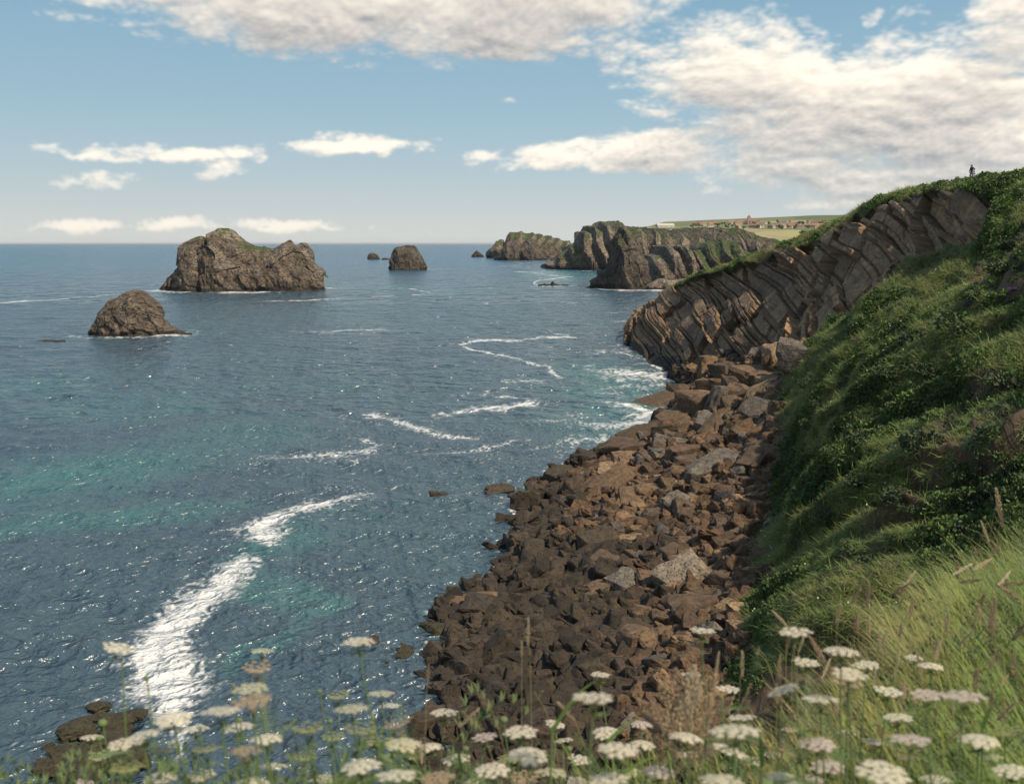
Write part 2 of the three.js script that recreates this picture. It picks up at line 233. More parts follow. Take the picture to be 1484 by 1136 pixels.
  const paint = ({ x: [x0, x1], z: [z0, z1], w, h }, scale) => {
    const F = new Float32Array(w * h), mx = (x1 - x0) / w, mz = (z1 - z0) / h;                       // z runs away from the shore
    for (const [ax, az, bx, bz, r, s] of segs) {
      const m = r * 2.4, i0 = Math.max(0, Math.floor((Math.min(ax, bx) - m - x0) / mx)), i1 = Math.min(w - 1, Math.ceil((Math.max(ax, bx) + m - x0) / mx)), j0 = Math.max(0, Math.floor((Math.max(az, bz) + m - z0) / mz)), j1 = Math.min(h - 1, Math.ceil((Math.min(az, bz) - m - z0) / mz));
      const dx = bx - ax, dz = bz - az, L = dx * dx + dz * dz + 1e-9;
      for (let j = j0; j <= j1; j++) for (let i = i0; i <= i1; i++) {
        const X = x0 + (i + .5) * mx - ax, Z = z0 + (j + .5) * mz - az, t = clamp((X * dx + Z * dz) / L), d = Math.hypot(X - dx * t, Z - dz * t) / r;
        if (d < 2.4) { const v = s * (1.25 - d * .62), o = j * w + i; if (v > F[o]) F[o] = v; }
      }
    }
    const d = new Uint8Array(w * h * 4), low = new Float32Array((w / 8 + 2) * (h / 8 + 2) * 3), lw = w / 8 + 2;
    for (let j = 0; j < h / 8 + 2; j++) for (let i = 0; i < lw; i++) {                                // slow colours on a coarse grid
      const X = x0 + i * 8 * mx, Z = z0 + j * 8 * mz, wx = X + 7 * noise(X * .06, Z * .06, 3) + 3 * noise(X * .2, Z * .2, 3), wz = Z + 9 * noise(X * .06, Z * .06, 8) + 4 * noise(X * .2, Z * .2, 8);
      let g = .12 + .2 * noise(X * .021, Z * .012, 2) + .12 * noise(X * .05, Z * .03, 6);
      for (const [cx, cz, rx, rz, a] of B) { const q = ((wx - cx) / rx) ** 2 + ((wz - cz) / rz) ** 2; if (q < 1.6) g += a * (1 - q / 1.6) ** 1.2; }
      let ch = 0; for (const [cx, cz, rx, rz, a] of CH) { const q = ((wx - cx) / rx) ** 2 + ((wz - cz) / rz) ** 2; if (q < 1) ch = Math.max(ch, a * (1 - q * q)); }
      const o = (j * lw + i) * 3; low[o] = clamp(g, -.6, 1.1); low[o + 2] = ch;
    }
    const enc = (v) => 255 * (v <= .0031308 ? v * 12.92 : 1.055 * Math.pow(v, 1 / 2.4) - .055);
    for (let j = 0; j < h; j++) for (let i = 0; i < w; i++) {
      const X = x0 + (i + .5) * mx, Z = z0 + (j + .5) * mz, o = j * w + i, fi = i / 8, fj = j / 8, a = Math.floor(fi), b = Math.floor(fj), u = fi - a, v = fj - b, k = (b * lw + a) * 3;
      const bl = (c) => lerp(lerp(low[k + c], low[k + 3 + c], u), lerp(low[k + lw * 3 + c], low[k + lw * 3 + 3 + c], u), v);
      const g = bl(0), pos = Math.max(0, g), neg = Math.max(0, -g);
      const deep = smooth(-300, -1600, Z);
      let r = .044 - neg * .006 - deep * .026, gg = .070 + pos * .050 - neg * .008 + deep * .010, bb = .094 + pos * .030 - neg * .010 + deep * .046;
      let f = Math.max(F[o], bl(2) * (.62 + .5 * noise(X * .16 / scale, Z * .3 / scale, 31)));
      if (f > .02 || scale < 1.5) {
        const q = 1 / scale, n = noise(X * .6 * q, Z * .3 * q, 2) * .42 + noise(X * 1.5 * q, Z * .8 * q, 5) * .32 + noise(X * 3.6 * q, Z * 2.2 * q, 9) * .26 + noise(X * 9 * q, Z * 6 * q, 4) * .16;
        const lace = 1 - Math.abs(noise(X * 1.3 * q, Z * .7 * q, 21)) * 2.4 + noise(X * 4 * q, Z * 2.5 * q, 3) * .5;   // threads of foam round open water
        f = smooth(.40, .9, f * .9 + n * .95) * clamp(.42 + f * .55); const core = smooth(.85, 1.15, F[o] + n * .3); f *= lerp(smooth(-.05, .75, lace), 1, core);
      } else f = 0;
      const fl = .60 - .12 * (hash(i, j) - .5);
      r = lerp(r, fl, f); gg = lerp(gg, fl * .99, f); bb = lerp(bb, fl * .97, f);
      d[o * 4] = enc(r); d[o * 4 + 1] = enc(gg); d[o * 4 + 2] = enc(bb); d[o * 4 + 3] = 255;
    }
    const t = new THREE.DataTexture(d, w, h, THREE.RGBAFormat); t.colorSpace = THREE.SRGBColorSpace; t.magFilter = t.minFilter = THREE.LinearFilter; t.needsUpdate = true; return t;
  };
  // ripples: slopes of a wind-sea height field as a repeating normal map, crests lying across the wind
  const RN = 1024, hgt = new Float32Array(RN * RN);
  for (let j = 0; j < RN; j++) for (let i = 0; i < RN; i++) {
    const u = i / RN, v = j / RN, wv = v + .012 * tnoise(u * 5, v * 5, 5), s = (p, q, o) => tnoise(u * p + o, wv * q + o, p, q), c = (p, q, o) => 1 - 2 * Math.abs(s(p, q, o));
    hgt[j * RN + i] = 1.3 * s(6, 8, 0) + 1.15 * c(11, 14, 3) + .8 * c(23, 27, 1) + .42 * c(47, 52, 4) + .15 * c(100, 110, 2) + .05 * s(200, 210, 7);
  }
  const ripple = (amp) => dataTexture(RN, RN, (u, v, c) => { const i = Math.round(u * RN), j = Math.round(v * RN), H = (a, b) => hgt[((b + RN) % RN) * RN + (a + RN) % RN], sx = (H(i + 1, j) - H(i - 1, j)) * amp, sy = (H(i, j + 1) - H(i, j - 1)) * amp, l = 1 / Math.hypot(sx, sy, 1); c[0] = .5 - sx * l * .5; c[1] = .5 - sy * l * .5; c[2] = .5 + l * .5; });
  const rip = ripple(4.6);
  const water = (map, tile, rough) => { const n = rip.clone(); n.repeat.set(1 / tile, 1 / tile); n.rotation = .18; n.channel = 1; n.needsUpdate = true; return new THREE.MeshStandardMaterial({ map, normalMap: n, normalScale: new THREE.Vector2(1, 1), roughness: rough, color: map ? 0xffffff : C(.018, .080, .140) }); };
  const mats = [water(paint(bands[0], 1), 34, .27), water(paint(bands[1], 1.7), 92, .24), water(paint(bands[2], 5), 230, .2), water(null, 330, .2)];
  // the sheet: rows get wider apart with distance; low swell and wind waves are modelled, ripples come from the material
  const rows = []; for (let d = 36; d < 164; d *= 1.0062) rows.push(d); rows.push(164); for (let d = 165.2; d < 479; d *= 1.0078) rows.push(d); rows.push(479); for (let d = 483; d < 1679; d *= 1.012) rows.push(d); rows.push(1679); for (let d = 1720; d < 24000; d *= 1.09) rows.push(d);
  const NC = 421, P = [], UV = [], UV1 = [], index = [];
  const swell = (x, z, d) => { const k = smooth(2600, 500, d); return k * (.42 * noise(x * .04, z * .06, 1) + .42 * noise(x * .12 + 3, z * .15, 5) * smooth(1300, 250, d) + .30 * noise(x * .27 + z * .05, z * .33, 9) * smooth(480, 130, d) + .13 * noise(x * .6 - z * .1, z * .7, 4) * smooth(200, 70, d)); };
  const band = (d) => d < 164 ? 0 : d < 479 ? 1 : d < 1679 ? 2 : 3, starts = [[], [], [], []];
  let base = 0;
  for (let r = 0; r < rows.length - 1; r++) {                            // each strip carries the uv of its own band
    const k = band((rows[r] + rows[r + 1]) / 2), bd = bands[Math.min(k, 2)];
    for (const d of [rows[r], rows[r + 1]]) for (let c = 0; c < NC; c++) {
      const wide = 1.15, x = (c / (NC - 1) * 2 - 1) * wide * (d + 30), z = -d;
      P.push(x, swell(x, z, d), z); UV.push((x - bd.x[0]) / (bd.x[1] - bd.x[0]), (z - bd.z[0]) / (bd.z[1] - bd.z[0])); UV1.push(x, -z);
    }
    for (let c = 0; c < NC - 1; c++) { const a = base + c; starts[k].push(a, a + 1, a + NC, a + 1, a + NC + 1, a + NC); }
    base += 2 * NC;
  }
  const g = new THREE.BufferGeometry();
  g.setAttribute('position', new THREE.Float32BufferAttribute(P, 3)); g.setAttribute('uv', new THREE.Float32BufferAttribute(UV, 2)); g.setAttribute('uv1', new THREE.Float32BufferAttribute(UV1, 2));
  let off = 0; const all = [];
  starts.forEach((s, k) => { g.addGroup(off, s.length, k); off += s.length; for (const q of s) all.push(q); });
  g.setIndex(all);
  const e = .15, N = new Float32Array(P.length);
  for (let q = 0; q < P.length; q += 3) { const x = P[q], z = P[q + 2], d = -z, s = d > 2200 ? [0, 0] : [(swell(x + e, z, d) - swell(x - e, z, d)) / (2 * e), (swell(x, z + e, d) - swell(x, z - e, d)) / (2 * e)], l = 1 / Math.hypot(s[0], 1, s[1]); N[q] = -s[0] * l; N[q + 1] = l; N[q + 2] = -s[1] * l; }
  g.setAttribute('normal', new THREE.BufferAttribute(N, 3));
  setting(new THREE.Mesh(g, mats), 'sea', 'blue rippled sea with white foam streaks');
}

// ---------------------------------------------------------------- sea stacks and far headlands
const ROCK = [[.170, .125, .088], [.115, .088, .068], [.225, .180, .135], [.075, .060, .050]], GRASS = [[.090, .105, .026], [.060, .085, .018], [.135, .130, .045]];
const pick3 = (set, t, out) => { const k = clamp(t) * (set.length - 1), i = Math.min(set.length - 2, Math.floor(k)), f = k - i; for (let d = 0; d < 3; d++) out[d] = lerp(set[i][d], set[i + 1][d], f); };
// a rock mass that stands in the sea: the crest line in photo pixels at the crest's distance, half its depth in metres, how it is broken
function massif(top, baseY, half, o = {}) {
  const { nu = 200, nv = 110, seed = 1, amp = 3, flute = 0, lean = 0, grass = .2, grassOn = null, steep = .6, backOff = 0, wet = 2, tint = 1, land = false, pow = .55, rough = 1 } = o;
  const front = -onSea(742, baseY).z, dc = front + half * (1 - backOff), line = top.map(([x, y]) => at(x, y, dc));
  const xs = line.map((p) => p.x), X0 = xs[0], X1 = xs[xs.length - 1], hOf = table(line.map((p, i) => [i ? Math.max(p.x, xs[i - 1] + 1e-3) : p.x, Math.max(p.y, .2)])), hm = Math.max(...line.map((p) => p.y));
  const n = nu * nv, P = new Float32Array(n * 3), Q = new Float32Array(n * 3), sc = o.scale ?? hm / 12;
  for (let i = 0; i < nu; i++) {
    const x = lerp(X0, X1, i / (nu - 1)), h = hOf(x), endFade = land ? 1 : Math.pow(Math.max(0, 1 - Math.pow(Math.abs(i / (nu - 1) * 2 - 1), 3)), .5), D = half * Math.pow(h / hm, pow) * lerp(.3, 1, endFade);
    for (let j = 0; j < nv; j++) {
      const s = j / (nv - 1) * Math.PI * .86 - .06, k = (i * nv + j) * 3, up = Math.sin(Math.max(0, s)), y = s < 0 ? -1.5 : h * Math.pow(up, steep);
      P[k] = x + lean * y; P[k + 1] = y; P[k + 2] = -dc + D * Math.cos(Math.max(0, s)) + (s < 0 ? 1 : 0);
    }
  }
  const tmp = gridNormals(nu, nv, P), w = seed * 17.3;
  for (let k = 0; k < n; k++) {
    const x = P[k * 3], y = P[k * 3 + 1], z = P[k * 3 + 2], f = 1 / (sc * 5);
    let d = ridged(x * f + w, y * f * .6, z * f, 4) * 1.1 - .55 + fbm(x * f * 3.1, y * f * 1.9 + w, z * f * 3.1, 3) * .8;
    const blk = hash(Math.floor((x + y * .35) * f * 1.9 + noise(x * f, y * f, z * f + w) * 1.4), Math.floor((y - x * .25) * f * 1.3 + noise(y * f, x * f, w) * 1.2), Math.floor(z * f * 1.2)); d = (d + (blk - .5) * .7) * rough;
    if (flute) { const q = (x + y * (o.slant ?? .25) + noise(x * f * .4, y * f * .5, z * f * .4 + w) * sc * 2.5) / flute; d += (Math.abs((q - Math.floor(q)) * 2 - 1) - .5) * 1.5 + (hash(Math.floor(q), seed) - .5) * .9 + (hash(Math.floor(q * 3.3), seed) - .5) * .5; }
    const crest = .42 + .58 * smooth(0, .45, Math.abs((k % nv) / (nv - 1) - .58) * 2);
    for (let e = 0; e < 3; e++) Q[k * 3 + e] = P[k * 3 + e] + tmp[k * 3 + e] * d * amp * crest * (e === 1 ? .6 : 1) * smooth(-1.5, sc * .8, y);
  }
  if (o.notch) for (let k = 0; k < n; k++) { const [px] = toPixel({ x: P[k * 3], y: P[k * 3 + 1], z: P[k * 3 + 2] }), f = at(px, o.notch[2], dc).y; if (px > o.notch[0] && px < o.notch[1]) Q[k * 3 + 1] = Math.min(Q[k * 3 + 1], f); }
  const low = wet;
  const g = gridGeometry(nu, nv, Q, (k, N, c) => {
    const x = Q[k * 3], y = Q[k * 3 + 1], z = Q[k * 3 + 2], f = 1 / (sc * 3), v = fbm(x * f, y * f * .7, z * f + w, 4), fine = noise(x * f * 9, y * f * 5, z * f * 9), bed = flute ? hash(Math.floor((x + y * (o.slant ?? .25)) / flute * 3.3), seed) - .5 : 0;
    pick3(ROCK, .36 + v * .95 + fine * .2 + bed * .35, c); for (let e = 0; e < 3; e++) c[e] *= tint;
    const on = N[k * 3 + 1] * 1.1 + fbm(x * f * 1.6, y * f, z * f * 1.6 + 40, 3) * .55 + (grassOn ? grassOn(x, y, z) : 0);
    if (on > 1 - grass && y > wet * 2.4) pick3(GRASS, .5 + fbm(x * f * 2, 0, z * f * 2, 3) * 1.2, c);
    if (y < low * (1 + .5 * noise(x * f * 2, 3, w)) ) { c[0] = .040; c[1] = .031; c[2] = .024; }
  }, (k, u) => { u[0] = (Q[k * 3] + Q[k * 3 + 2] * .4) / 14; u[1] = (Q[k * 3 + 1] - Q[k * 3 + 2] * .25) / 14; }, () => true);
  return g;
}
function gridNormals(nu, nv, P) {
  const N = new Float32Array(nu * nv * 3), a = V(), b = V();
  for (let i = 0; i < nu; i++) for (let j = 0; j < nv; j++) {
    const k = i * nv + j, i0 = Math.max(0, i - 1) * nv + j, i1 = Math.min(nu - 1, i + 1) * nv + j, j0 = i * nv + Math.max(0, j - 1), j1 = i * nv + Math.min(nv - 1, j + 1);
    a.set(P[i1 * 3] - P[i0 * 3], P[i1 * 3 + 1] - P[i0 * 3 + 1], P[i1 * 3 + 2] - P[i0 * 3 + 2]); b.set(P[j1 * 3] - P[j0 * 3], P[j1 * 3 + 1] - P[j0 * 3 + 1], P[j1 * 3 + 2] - P[j0 * 3 + 2]);
    a.cross(b).normalize(); N[k * 3] = a.x; N[k * 3 + 1] = a.y; N[k * 3 + 2] = a.z;
  }
  return N;
}
const farRock = new THREE.MeshStandardMaterial({ map: stoneTex, bumpMap: stoneTex, bumpScale: .9, roughness: .95, vertexColors: true });
const island = massif([[230, 421], [236, 412], [241, 402], [252, 394], [262, 389], [267, 377], [266, 360], [269, 353], [279, 347], [288, 343], [294, 343], [296, 352], [297.5, 366], [301, 366], [302, 352], [303.5, 340], [310, 334], [320, 330], [327, 331], [334, 334], [341, 341], [347, 345], [353, 350], [366, 356], [385, 361], [397, 361], [408, 354], [416, 349], [420, 348], [425, 354], [431, 356], [436, 352], [442, 353], [447, 360], [449, 374], [458, 382], [468, 388], [476, 399], [479, 413], [474, 421]], 423, 26,
  { nu: 400, nv: 170, notch: [297, 300.6, 356], tint: 1.2, seed: 3, amp: 3.8, grass: .0, wet: 2.6, pow: .42, steep: .62, scale: 3.6, grassOn: (x, y, z) => { const [px, py] = toPixel({ x, y, z }); return .62 * Math.exp(-(((px - 440) / 10) ** 2 + ((py - 380) / 9) ** 2)) + .5 * Math.exp(-(((px - 372) / 16) ** 2 + ((py - 358) / 5) ** 2)); } });
{ const g = new THREE.Group(); part(g, island, farRock, 'rock'); thing(g, 'rocky_island', 'large twin-humped rocky island with a narrow cleft near its summit', 'island'); }
const alone = (name, label, top, y, half, o) => thing(new THREE.Mesh(massif(top, y, half, o), farRock), name, label, 'sea stack');
alone('sea_stack', 'brown humped sea stack with a low spit and white surf at its foot', [[128, 487], [132, 478], [139, 470], [139, 460], [148, 454], [152, 443], [162, 434], [175, 427], [184, 422], [196, 420], [204, 422], [212, 430], [219, 437], [224, 444], [231, 456], [239, 471], [247, 472], [258, 478], [270, 482], [279, 487]], 488, 11, { nu: 210, nv: 120, seed: 5, amp: 1.7, grass: -1, wet: 1.3, scale: 1.7, pow: .5, tint: .95 });
alone('sea_stack', 'blocky dark sea stack standing alone far out in open water', [[564, 391], [566, 381], [568, 368], [573, 358], [580, 357], [586, 356], [592, 355], [600, 356], [606, 364], [612, 372], [616, 380], [618, 391]], 392, 17, { nu: 100, nv: 70, seed: 8, amp: 3, grass: -1, wet: 3, tint: .8, steep: .45, scale: 3.2, pow: .35 });
alone('sea_stack', 'small squat islet beside the lone blocky stack', [[532, 376], [534, 368], [539, 366], [545, 368], [549, 372], [550, 376]], 376, 9, { nu: 40, nv: 30, seed: 9, amp: 2, grass: -1, wet: 2, tint: .7 });
alone('sea_stack', 'tiny low rock just showing beside the small squat islet', [[552, 376], [556, 373.5], [562, 374], [566, 376]], 376.4, 6, { nu: 30, nv: 20, seed: 10, amp: 1, grass: -1, wet: 2, tint: .6 });
alone('sea_stack', 'small dark pointed islet off the most distant headland', [[683, 372], [687, 366], [691, 363], [695, 366], [702, 372]], 372.5, 13, { nu: 40, nv: 30, seed: 12, amp: 3, grass: -1, wet: 3, tint: .6 });
alone('sea_stack', 'low jagged reef breaking the water before the far pinnacle', [[780, 413], [790, 411.5], [799, 412], [801, 407], [803, 412], [812, 413], [818, 412.5], [824, 414]], 414.5, 6, { nu: 60, nv: 30, seed: 14, amp: 1.1, grass: -1, wet: 3, tint: .7, scale: 1.5 });
alone('sea_stack', 'flat black reef barely awash beyond the humped sea stack', [[52, 496], [60, 493], [70, 492.5], [80, 493.5], [88, 492.6], [95, 496]], 496.4, 3.2, { nu: 60, nv: 30, seed: 15, amp: .5, grass: -1, wet: 3, tint: .7, scale: .9 });
const head = (name, label, top, y, half, o) => setting(new THREE.Mesh(massif(top, y, half, { land: true, ...o }), farRock), name, label);
head('distant_headland', 'pale sloping headland at the far end of the coast', [[704, 373], [710, 362], [716, 354], [722, 350], [728, 349], [731, 353], [735, 343], [740, 337], [748, 336], [765, 337], [785, 340], [805, 345], [822, 349], [832, 356], [842, 368], [846, 374]], 374.5, 110, { nu: 150, nv: 70, seed: 21, amp: 7, flute: 22, slant: -.8, rough: .5, grass: .2, wet: 4, tint: 1.5, scale: 6, steep: .5 });
head('distant_point', 'dark jagged point in front of the far pale headland', [[716, 377], [722, 371], [728, 362], [735, 352], [741, 349], [747, 349], [754, 357], [760, 352], [766, 346], [771, 345], [776, 352], [781, 362], [788, 370], [794, 377]], 377.5, 50, { nu: 120, nv: 60, seed: 23, amp: 6, flute: 0, grass: -1, wet: 4, tint: .8, scale: 5 });
head('ribbed_cliff', 'high dark cliff with vertical rock ribs and a grassy top', [[784, 388], [792, 383], [806, 373], [818, 361], [830, 354], [838, 347], [840, 337], [838, 333], [846, 329], [858, 325], [868, 322], [880, 320.5], [892, 322], [905, 327], [918, 331], [935, 332], [960, 332.5], [1000, 331], [1030, 331], [1060, 335], [1100, 345], [1160, 360]], 392, 120, { nu: 330, nv: 90, seed: 27, amp: 6.5, flute: 15, slant: .22, grass: .12, rough: .5, wet: 4, scale: 5, steep: .42, pow: .3, tint: 1.35 });
head('leaning_fins', 'row of leaning rock fins under the far clifftop', [[925, 408], [935, 380], [946, 366], [955, 357], [962, 351], [968, 356], [975, 366], [981, 357], [987, 356], [993, 368], [1000, 362], [1008, 356], [1018, 351], [1030, 350], [1045, 348], [1058, 350], [1075, 362], [1110, 380], [1150, 400]], 411, 60, { nu: 260, nv: 90, seed: 29, amp: 3.6, flute: 11, slant: .5, rough: .5, grass: .0, wet: 2, scale: 3.2, steep: .6, pow: .4, tint: 1.3, grassOn: (x, y, z) => .5 * smooth(985, 1060, toPixel({ x, y, z })[0]) });
{ const g = new THREE.Group(); part(g, massif([[848, 419], [853, 414], [858, 406], [866, 399], [876, 391], [883, 382], [888, 370], [889, 356], [891, 342], [895, 333], [900, 329], [905, 327], [909, 331], [914, 341], [920, 350], [926, 362], [932, 374], [938, 388], [941, 402], [943, 420]], 420, 30, { nu: 190, nv: 130, seed: 31, amp: 2.4, flute: 8, slant: .35, rough: .9, grass: .0, wet: 3, scale: 3.2, steep: .62, tint: .68, grassOn: (x, y, z) => { const [px, py] = toPixel({ x, y, z }); return .5 * Math.exp(-(((px - 897 - (355 - py) * .5) / 9) ** 2 + ((py - 362) / 14) ** 2)); } }), farRock, 'rock'); thing(g, 'rock_pinnacle', 'steep rock pinnacle with a green ledge standing before the ribbed cliff', 'rock pinnacle'); }
head('rocky_beach', 'pale rocky beach at the foot of the leaning fins', [[930, 419], [938, 412], [950, 408], [956, 405], [962, 403], [970, 406], [985, 405], [1000, 404], [1030, 402], [1060, 404]], 420, 22, { nu: 120, nv: 40, seed: 33, amp: 1.6, grass: -1, wet: .8, scale: 2, tint: 1.6 });
// the plateau, fields and hills behind them
{
  const cols = [870, 900, 930, 948, 970, 1000, 1040, 1080, 1120, 1160, 1230, 1320, 1450, 1700], rowsD = [1195, 1260, 1450, 1900, 2350, 2900, 3300];
  const yOf = [table([[870, 340], [930, 333.5], [1000, 332], [1050, 338], [1085, 348], [1700, 352]]), table([[870, 336], [948, 331], [1000, 330.5], [1060, 334], [1110, 342], [1700, 345]]), table([[870, 334], [948, 330.5], [1040, 330.5], [1100, 336], [1700, 336]]), table([[870, 333], [948, 329.5], [1040, 329], [1100, 331], [1700, 329]]), table([[870, 332], [945, 328.5], [1000, 326], [1100, 325], [1700, 321]]), table([[870, 331.5], [940, 328.5], [950, 325.5], [963, 321.5], [1000, 320], [1060, 317.5], [1120, 314.5], [1180, 312], [1240, 310.5], [1700, 306]]), table([[870, 335], [1700, 315]])];
  const nu = 190, nv = 110, P = new Float32Array(nu * nv * 3);
  for (let i = 0; i < nu; i++) { const px = lerp(868, 1700, i / (nu - 1)); for (let j = 0; j < nv; j++) { const t = j / (nv - 1) * 6, k = Math.min(5, Math.floor(t)), f = t - k, d = lerp(rowsD[k], rowsD[k + 1], f), e = f * f * (3 - 2 * f), p = at(px, lerp(yOf[k](px), yOf[k + 1](px), e), d); P[(i * nv + j) * 3] = p.x; P[(i * nv + j) * 3 + 1] = p.y + fbm(p.x * .006, 0, p.z * .006, 3) * 3; P[(i * nv + j) * 3 + 2] = p.z; } }
  const fields = [[.105, .115, .045], [.085, .105, .035], [.24, .21, .105], [.13, .135, .06], [.075, .09, .035], [.115, .12, .05]];
  const g = gridGeometry(nu, nv, P, (k, N, c) => {
    const x = P[k * 3], z = P[k * 3 + 2]; let best = 1e9, id = 0; const gx = Math.floor(x / 130), gz = Math.floor(z / 240);
    for (let a = -1; a <= 1; a++) for (let b = -1; b <= 1; b++) { const cx = (gx + a + hash(gx + a, gz + b, 1)) * 130, cz = (gz + b + hash(gx + a, gz + b, 2)) * 240, d = Math.hypot((x - cx) * 1.7, z - cz); if (d < best) { best = d; id = hash(gx + a, gz + b, 5); } }
    const f = fields[Math.floor(id * fields.length)], n = 1 + .3 * fbm(x * .03, 0, z * .03, 3); c[0] = f[0] * n; c[1] = f[1] * n; c[2] = f[2] * n;
    if (z > -1600 && z < -1180 && x > 360 && x < 560) { c[0] = .27 * n; c[1] = .235 * n; c[2] = .10 * n; }
  }, (k, u) => { u[0] = P[k * 3] / 20; u[1] = P[k * 3 + 2] / 20; }, () => false);
  setting(new THREE.Mesh(g, new THREE.MeshStandardMaterial({ vertexColors: true, roughness: 1 })), 'coastal_hills', 'rolling green and straw fields behind the far cliffs');
  // village
  const R = rng(91), hillAt = (px, d) => { const t0 = rowsD.findIndex((q) => q > d) - 1, f = (d - rowsD[t0]) / (rowsD[t0 + 1] - rowsD[t0]), e = f * f * (3 - 2 * f), p = at(px, lerp(yOf[t0](px), yOf[t0 + 1](px), e), d); p.y += fbm(p.x * .006, 0, p.z * .006, 3) * 3; return p; };
  const wallM = [C(.46, .43, .38), C(.38, .33, .28), C(.30, .22, .18)].map((c) => new THREE.MeshStandardMaterial({ color: c, roughness: .9 })), roofM = [C(.215, .105, .068), C(.25, .14, .09), C(.13, .115, .105)].map((c) => new THREE.MeshStandardMaterial({ color: c, roughness: .9 })), glassM = new THREE.MeshStandardMaterial({ color: C(.05, .06, .07), roughness: .2 });
  const house = (w, d, h, r, wm, rm) => {
    const o = new THREE.Group(), s = new THREE.Shape(); s.moveTo(-d / 2 - .5, h - .25); s.lineTo(0, h + r); s.lineTo(d / 2 + .5, h - .25); s.lineTo(d / 2 + .35, h - .45); s.lineTo(0, h + r - .3); s.lineTo(-d / 2 - .35, h - .45);
    const b = new THREE.Shape(); b.moveTo(-d / 2, -2); b.lineTo(d / 2, -2); b.lineTo(d / 2, h - .4); b.lineTo(0, h + r - .5); b.lineTo(-d / 2, h - .4);
    part(o, new THREE.ExtrudeGeometry(b, { depth: w, bevelEnabled: false }).translate(0, 0, -w / 2).rotateY(Math.PI / 2), wallM[wm], 'wall');
    part(o, new THREE.ExtrudeGeometry(s, { depth: w + .8, bevelEnabled: false }).translate(0, 0, -w / 2 - .4).rotateY(Math.PI / 2), roofM[rm], 'roof');
    for (let q = 0; q < 3; q++) part(o, new THREE.BoxGeometry(1.1, 1.4, .12).translate((q - 1) * w * .3, h * .6, d / 2 + .02), glassM, 'window');
    return o;
  };
  const kinds = [['village_house', 'pale walled house with orange tiled roof in the distant village', 0, 0], ['village_house', 'tan house with terracotta roof in the distant village', 1, 1], ['village_house', 'house with a dark slate roof in the distant village', 0, 2], ['village_house', 'reddish brick house with orange roof in the distant village', 2, 0]];
  const protos = kinds.map(([, , w, r], i) => house(11 + i * 2, 9, 5.5 + (i % 2), 3, w, r)), first = protos.map(() => true);
  for (let q = 0; q < 74; q++) {
    const t = R(), px = t < .12 ? 1010 + R() * 40 : 1055 + R() * 175, d = 1850 + R() * 640, k = Math.floor(R() * 10), id = k < 4 ? 0 : k < 7 ? 1 : k < 8 ? 2 : 3, o = first[id] ? protos[id] : protos[id].clone(); first[id] = false;
    o.position.copy(hillAt(px, d)); o.rotation.y = (R() - .5) * 1.6; o.scale.set(.7 + R() * .6, .55 + R() * .35, .8);
    thing(o, kinds[id][0], kinds[id][1], 'house', 'houses of the distant village, kind ' + (id + 1));
  }
  const barn = house(30, 14, 4, 4, 0, 2); barn.children[1].material = new THREE.MeshStandardMaterial({ color: C(.40, .36, .31), roughness: .8 }); barn.position.copy(hillAt(964, 1700)); barn.rotation.y = .15; thing(barn, 'barn', 'long pale roofed barn alone on the far clifftop fields', 'barn');
  const church = house(18, 10, 9, 4, 2, 0); church.position.copy(hillAt(1092, 2380)); part(church, new THREE.BoxGeometry(7, 20, 7).translate(-11, 8, 0), wallM[2], 'tower'); part(church, new THREE.ConeGeometry(5.4, 6, 4).rotateY(Math.PI / 4).translate(-11, 21, 0), roofM[0], 'tower_roof'); thing(church, 'church', 'brick church with a square tower above the village roofs', 'church');
  const crownM = new THREE.MeshStandardMaterial({ color: C(.06, .08, .03), roughness: 1 }), trunkM = new THREE.MeshStandardMaterial({ color: C(.06, .045, .03), roughness: 1 });
  const crown = (seed) => { const r = rng(seed), parts = []; for (let q = 0; q < 46; q++) { const a = r() * 6.28, e = Math.acos(1 - 2 * r()), m = Math.cbrt(r()), g = new THREE.IcosahedronGeometry(.9 + r() * .8, 0); g.translate(Math.sin(e) * Math.cos(a) * m * 3, 5 + Math.cos(e) * m * 2.6, Math.sin(e) * Math.sin(a) * m * 3); parts.push(g); } return mergeGeometries(parts); };
  const tree = [1, 2, 3].map((s) => { const o = new THREE.Group(); part(o, new THREE.CylinderGeometry(.25, .45, 5, 6).translate(0, 1.5, 0), trunkM, 'trunk'); part(o, crown(s), crownM, 'crown'); return o; }), tf = [true, true, true];
  for (let q = 0; q < 90; q++) { const k = q % 3, o = tf[k] ? tree[k] : tree[k].clone(); tf[k] = false; const px = q < 14 ? 1000 + R() * 60 : 1050 + R() * 180; o.position.copy(hillAt(px, 1700 + R() * 850)); o.scale.setScalar(.45 + R() * .55); o.rotation.y = R() * 6; thing(o, 'tree', 'dark leafy tree between the houses of the distant village', 'tree', 'trees of the distant village'); }
}

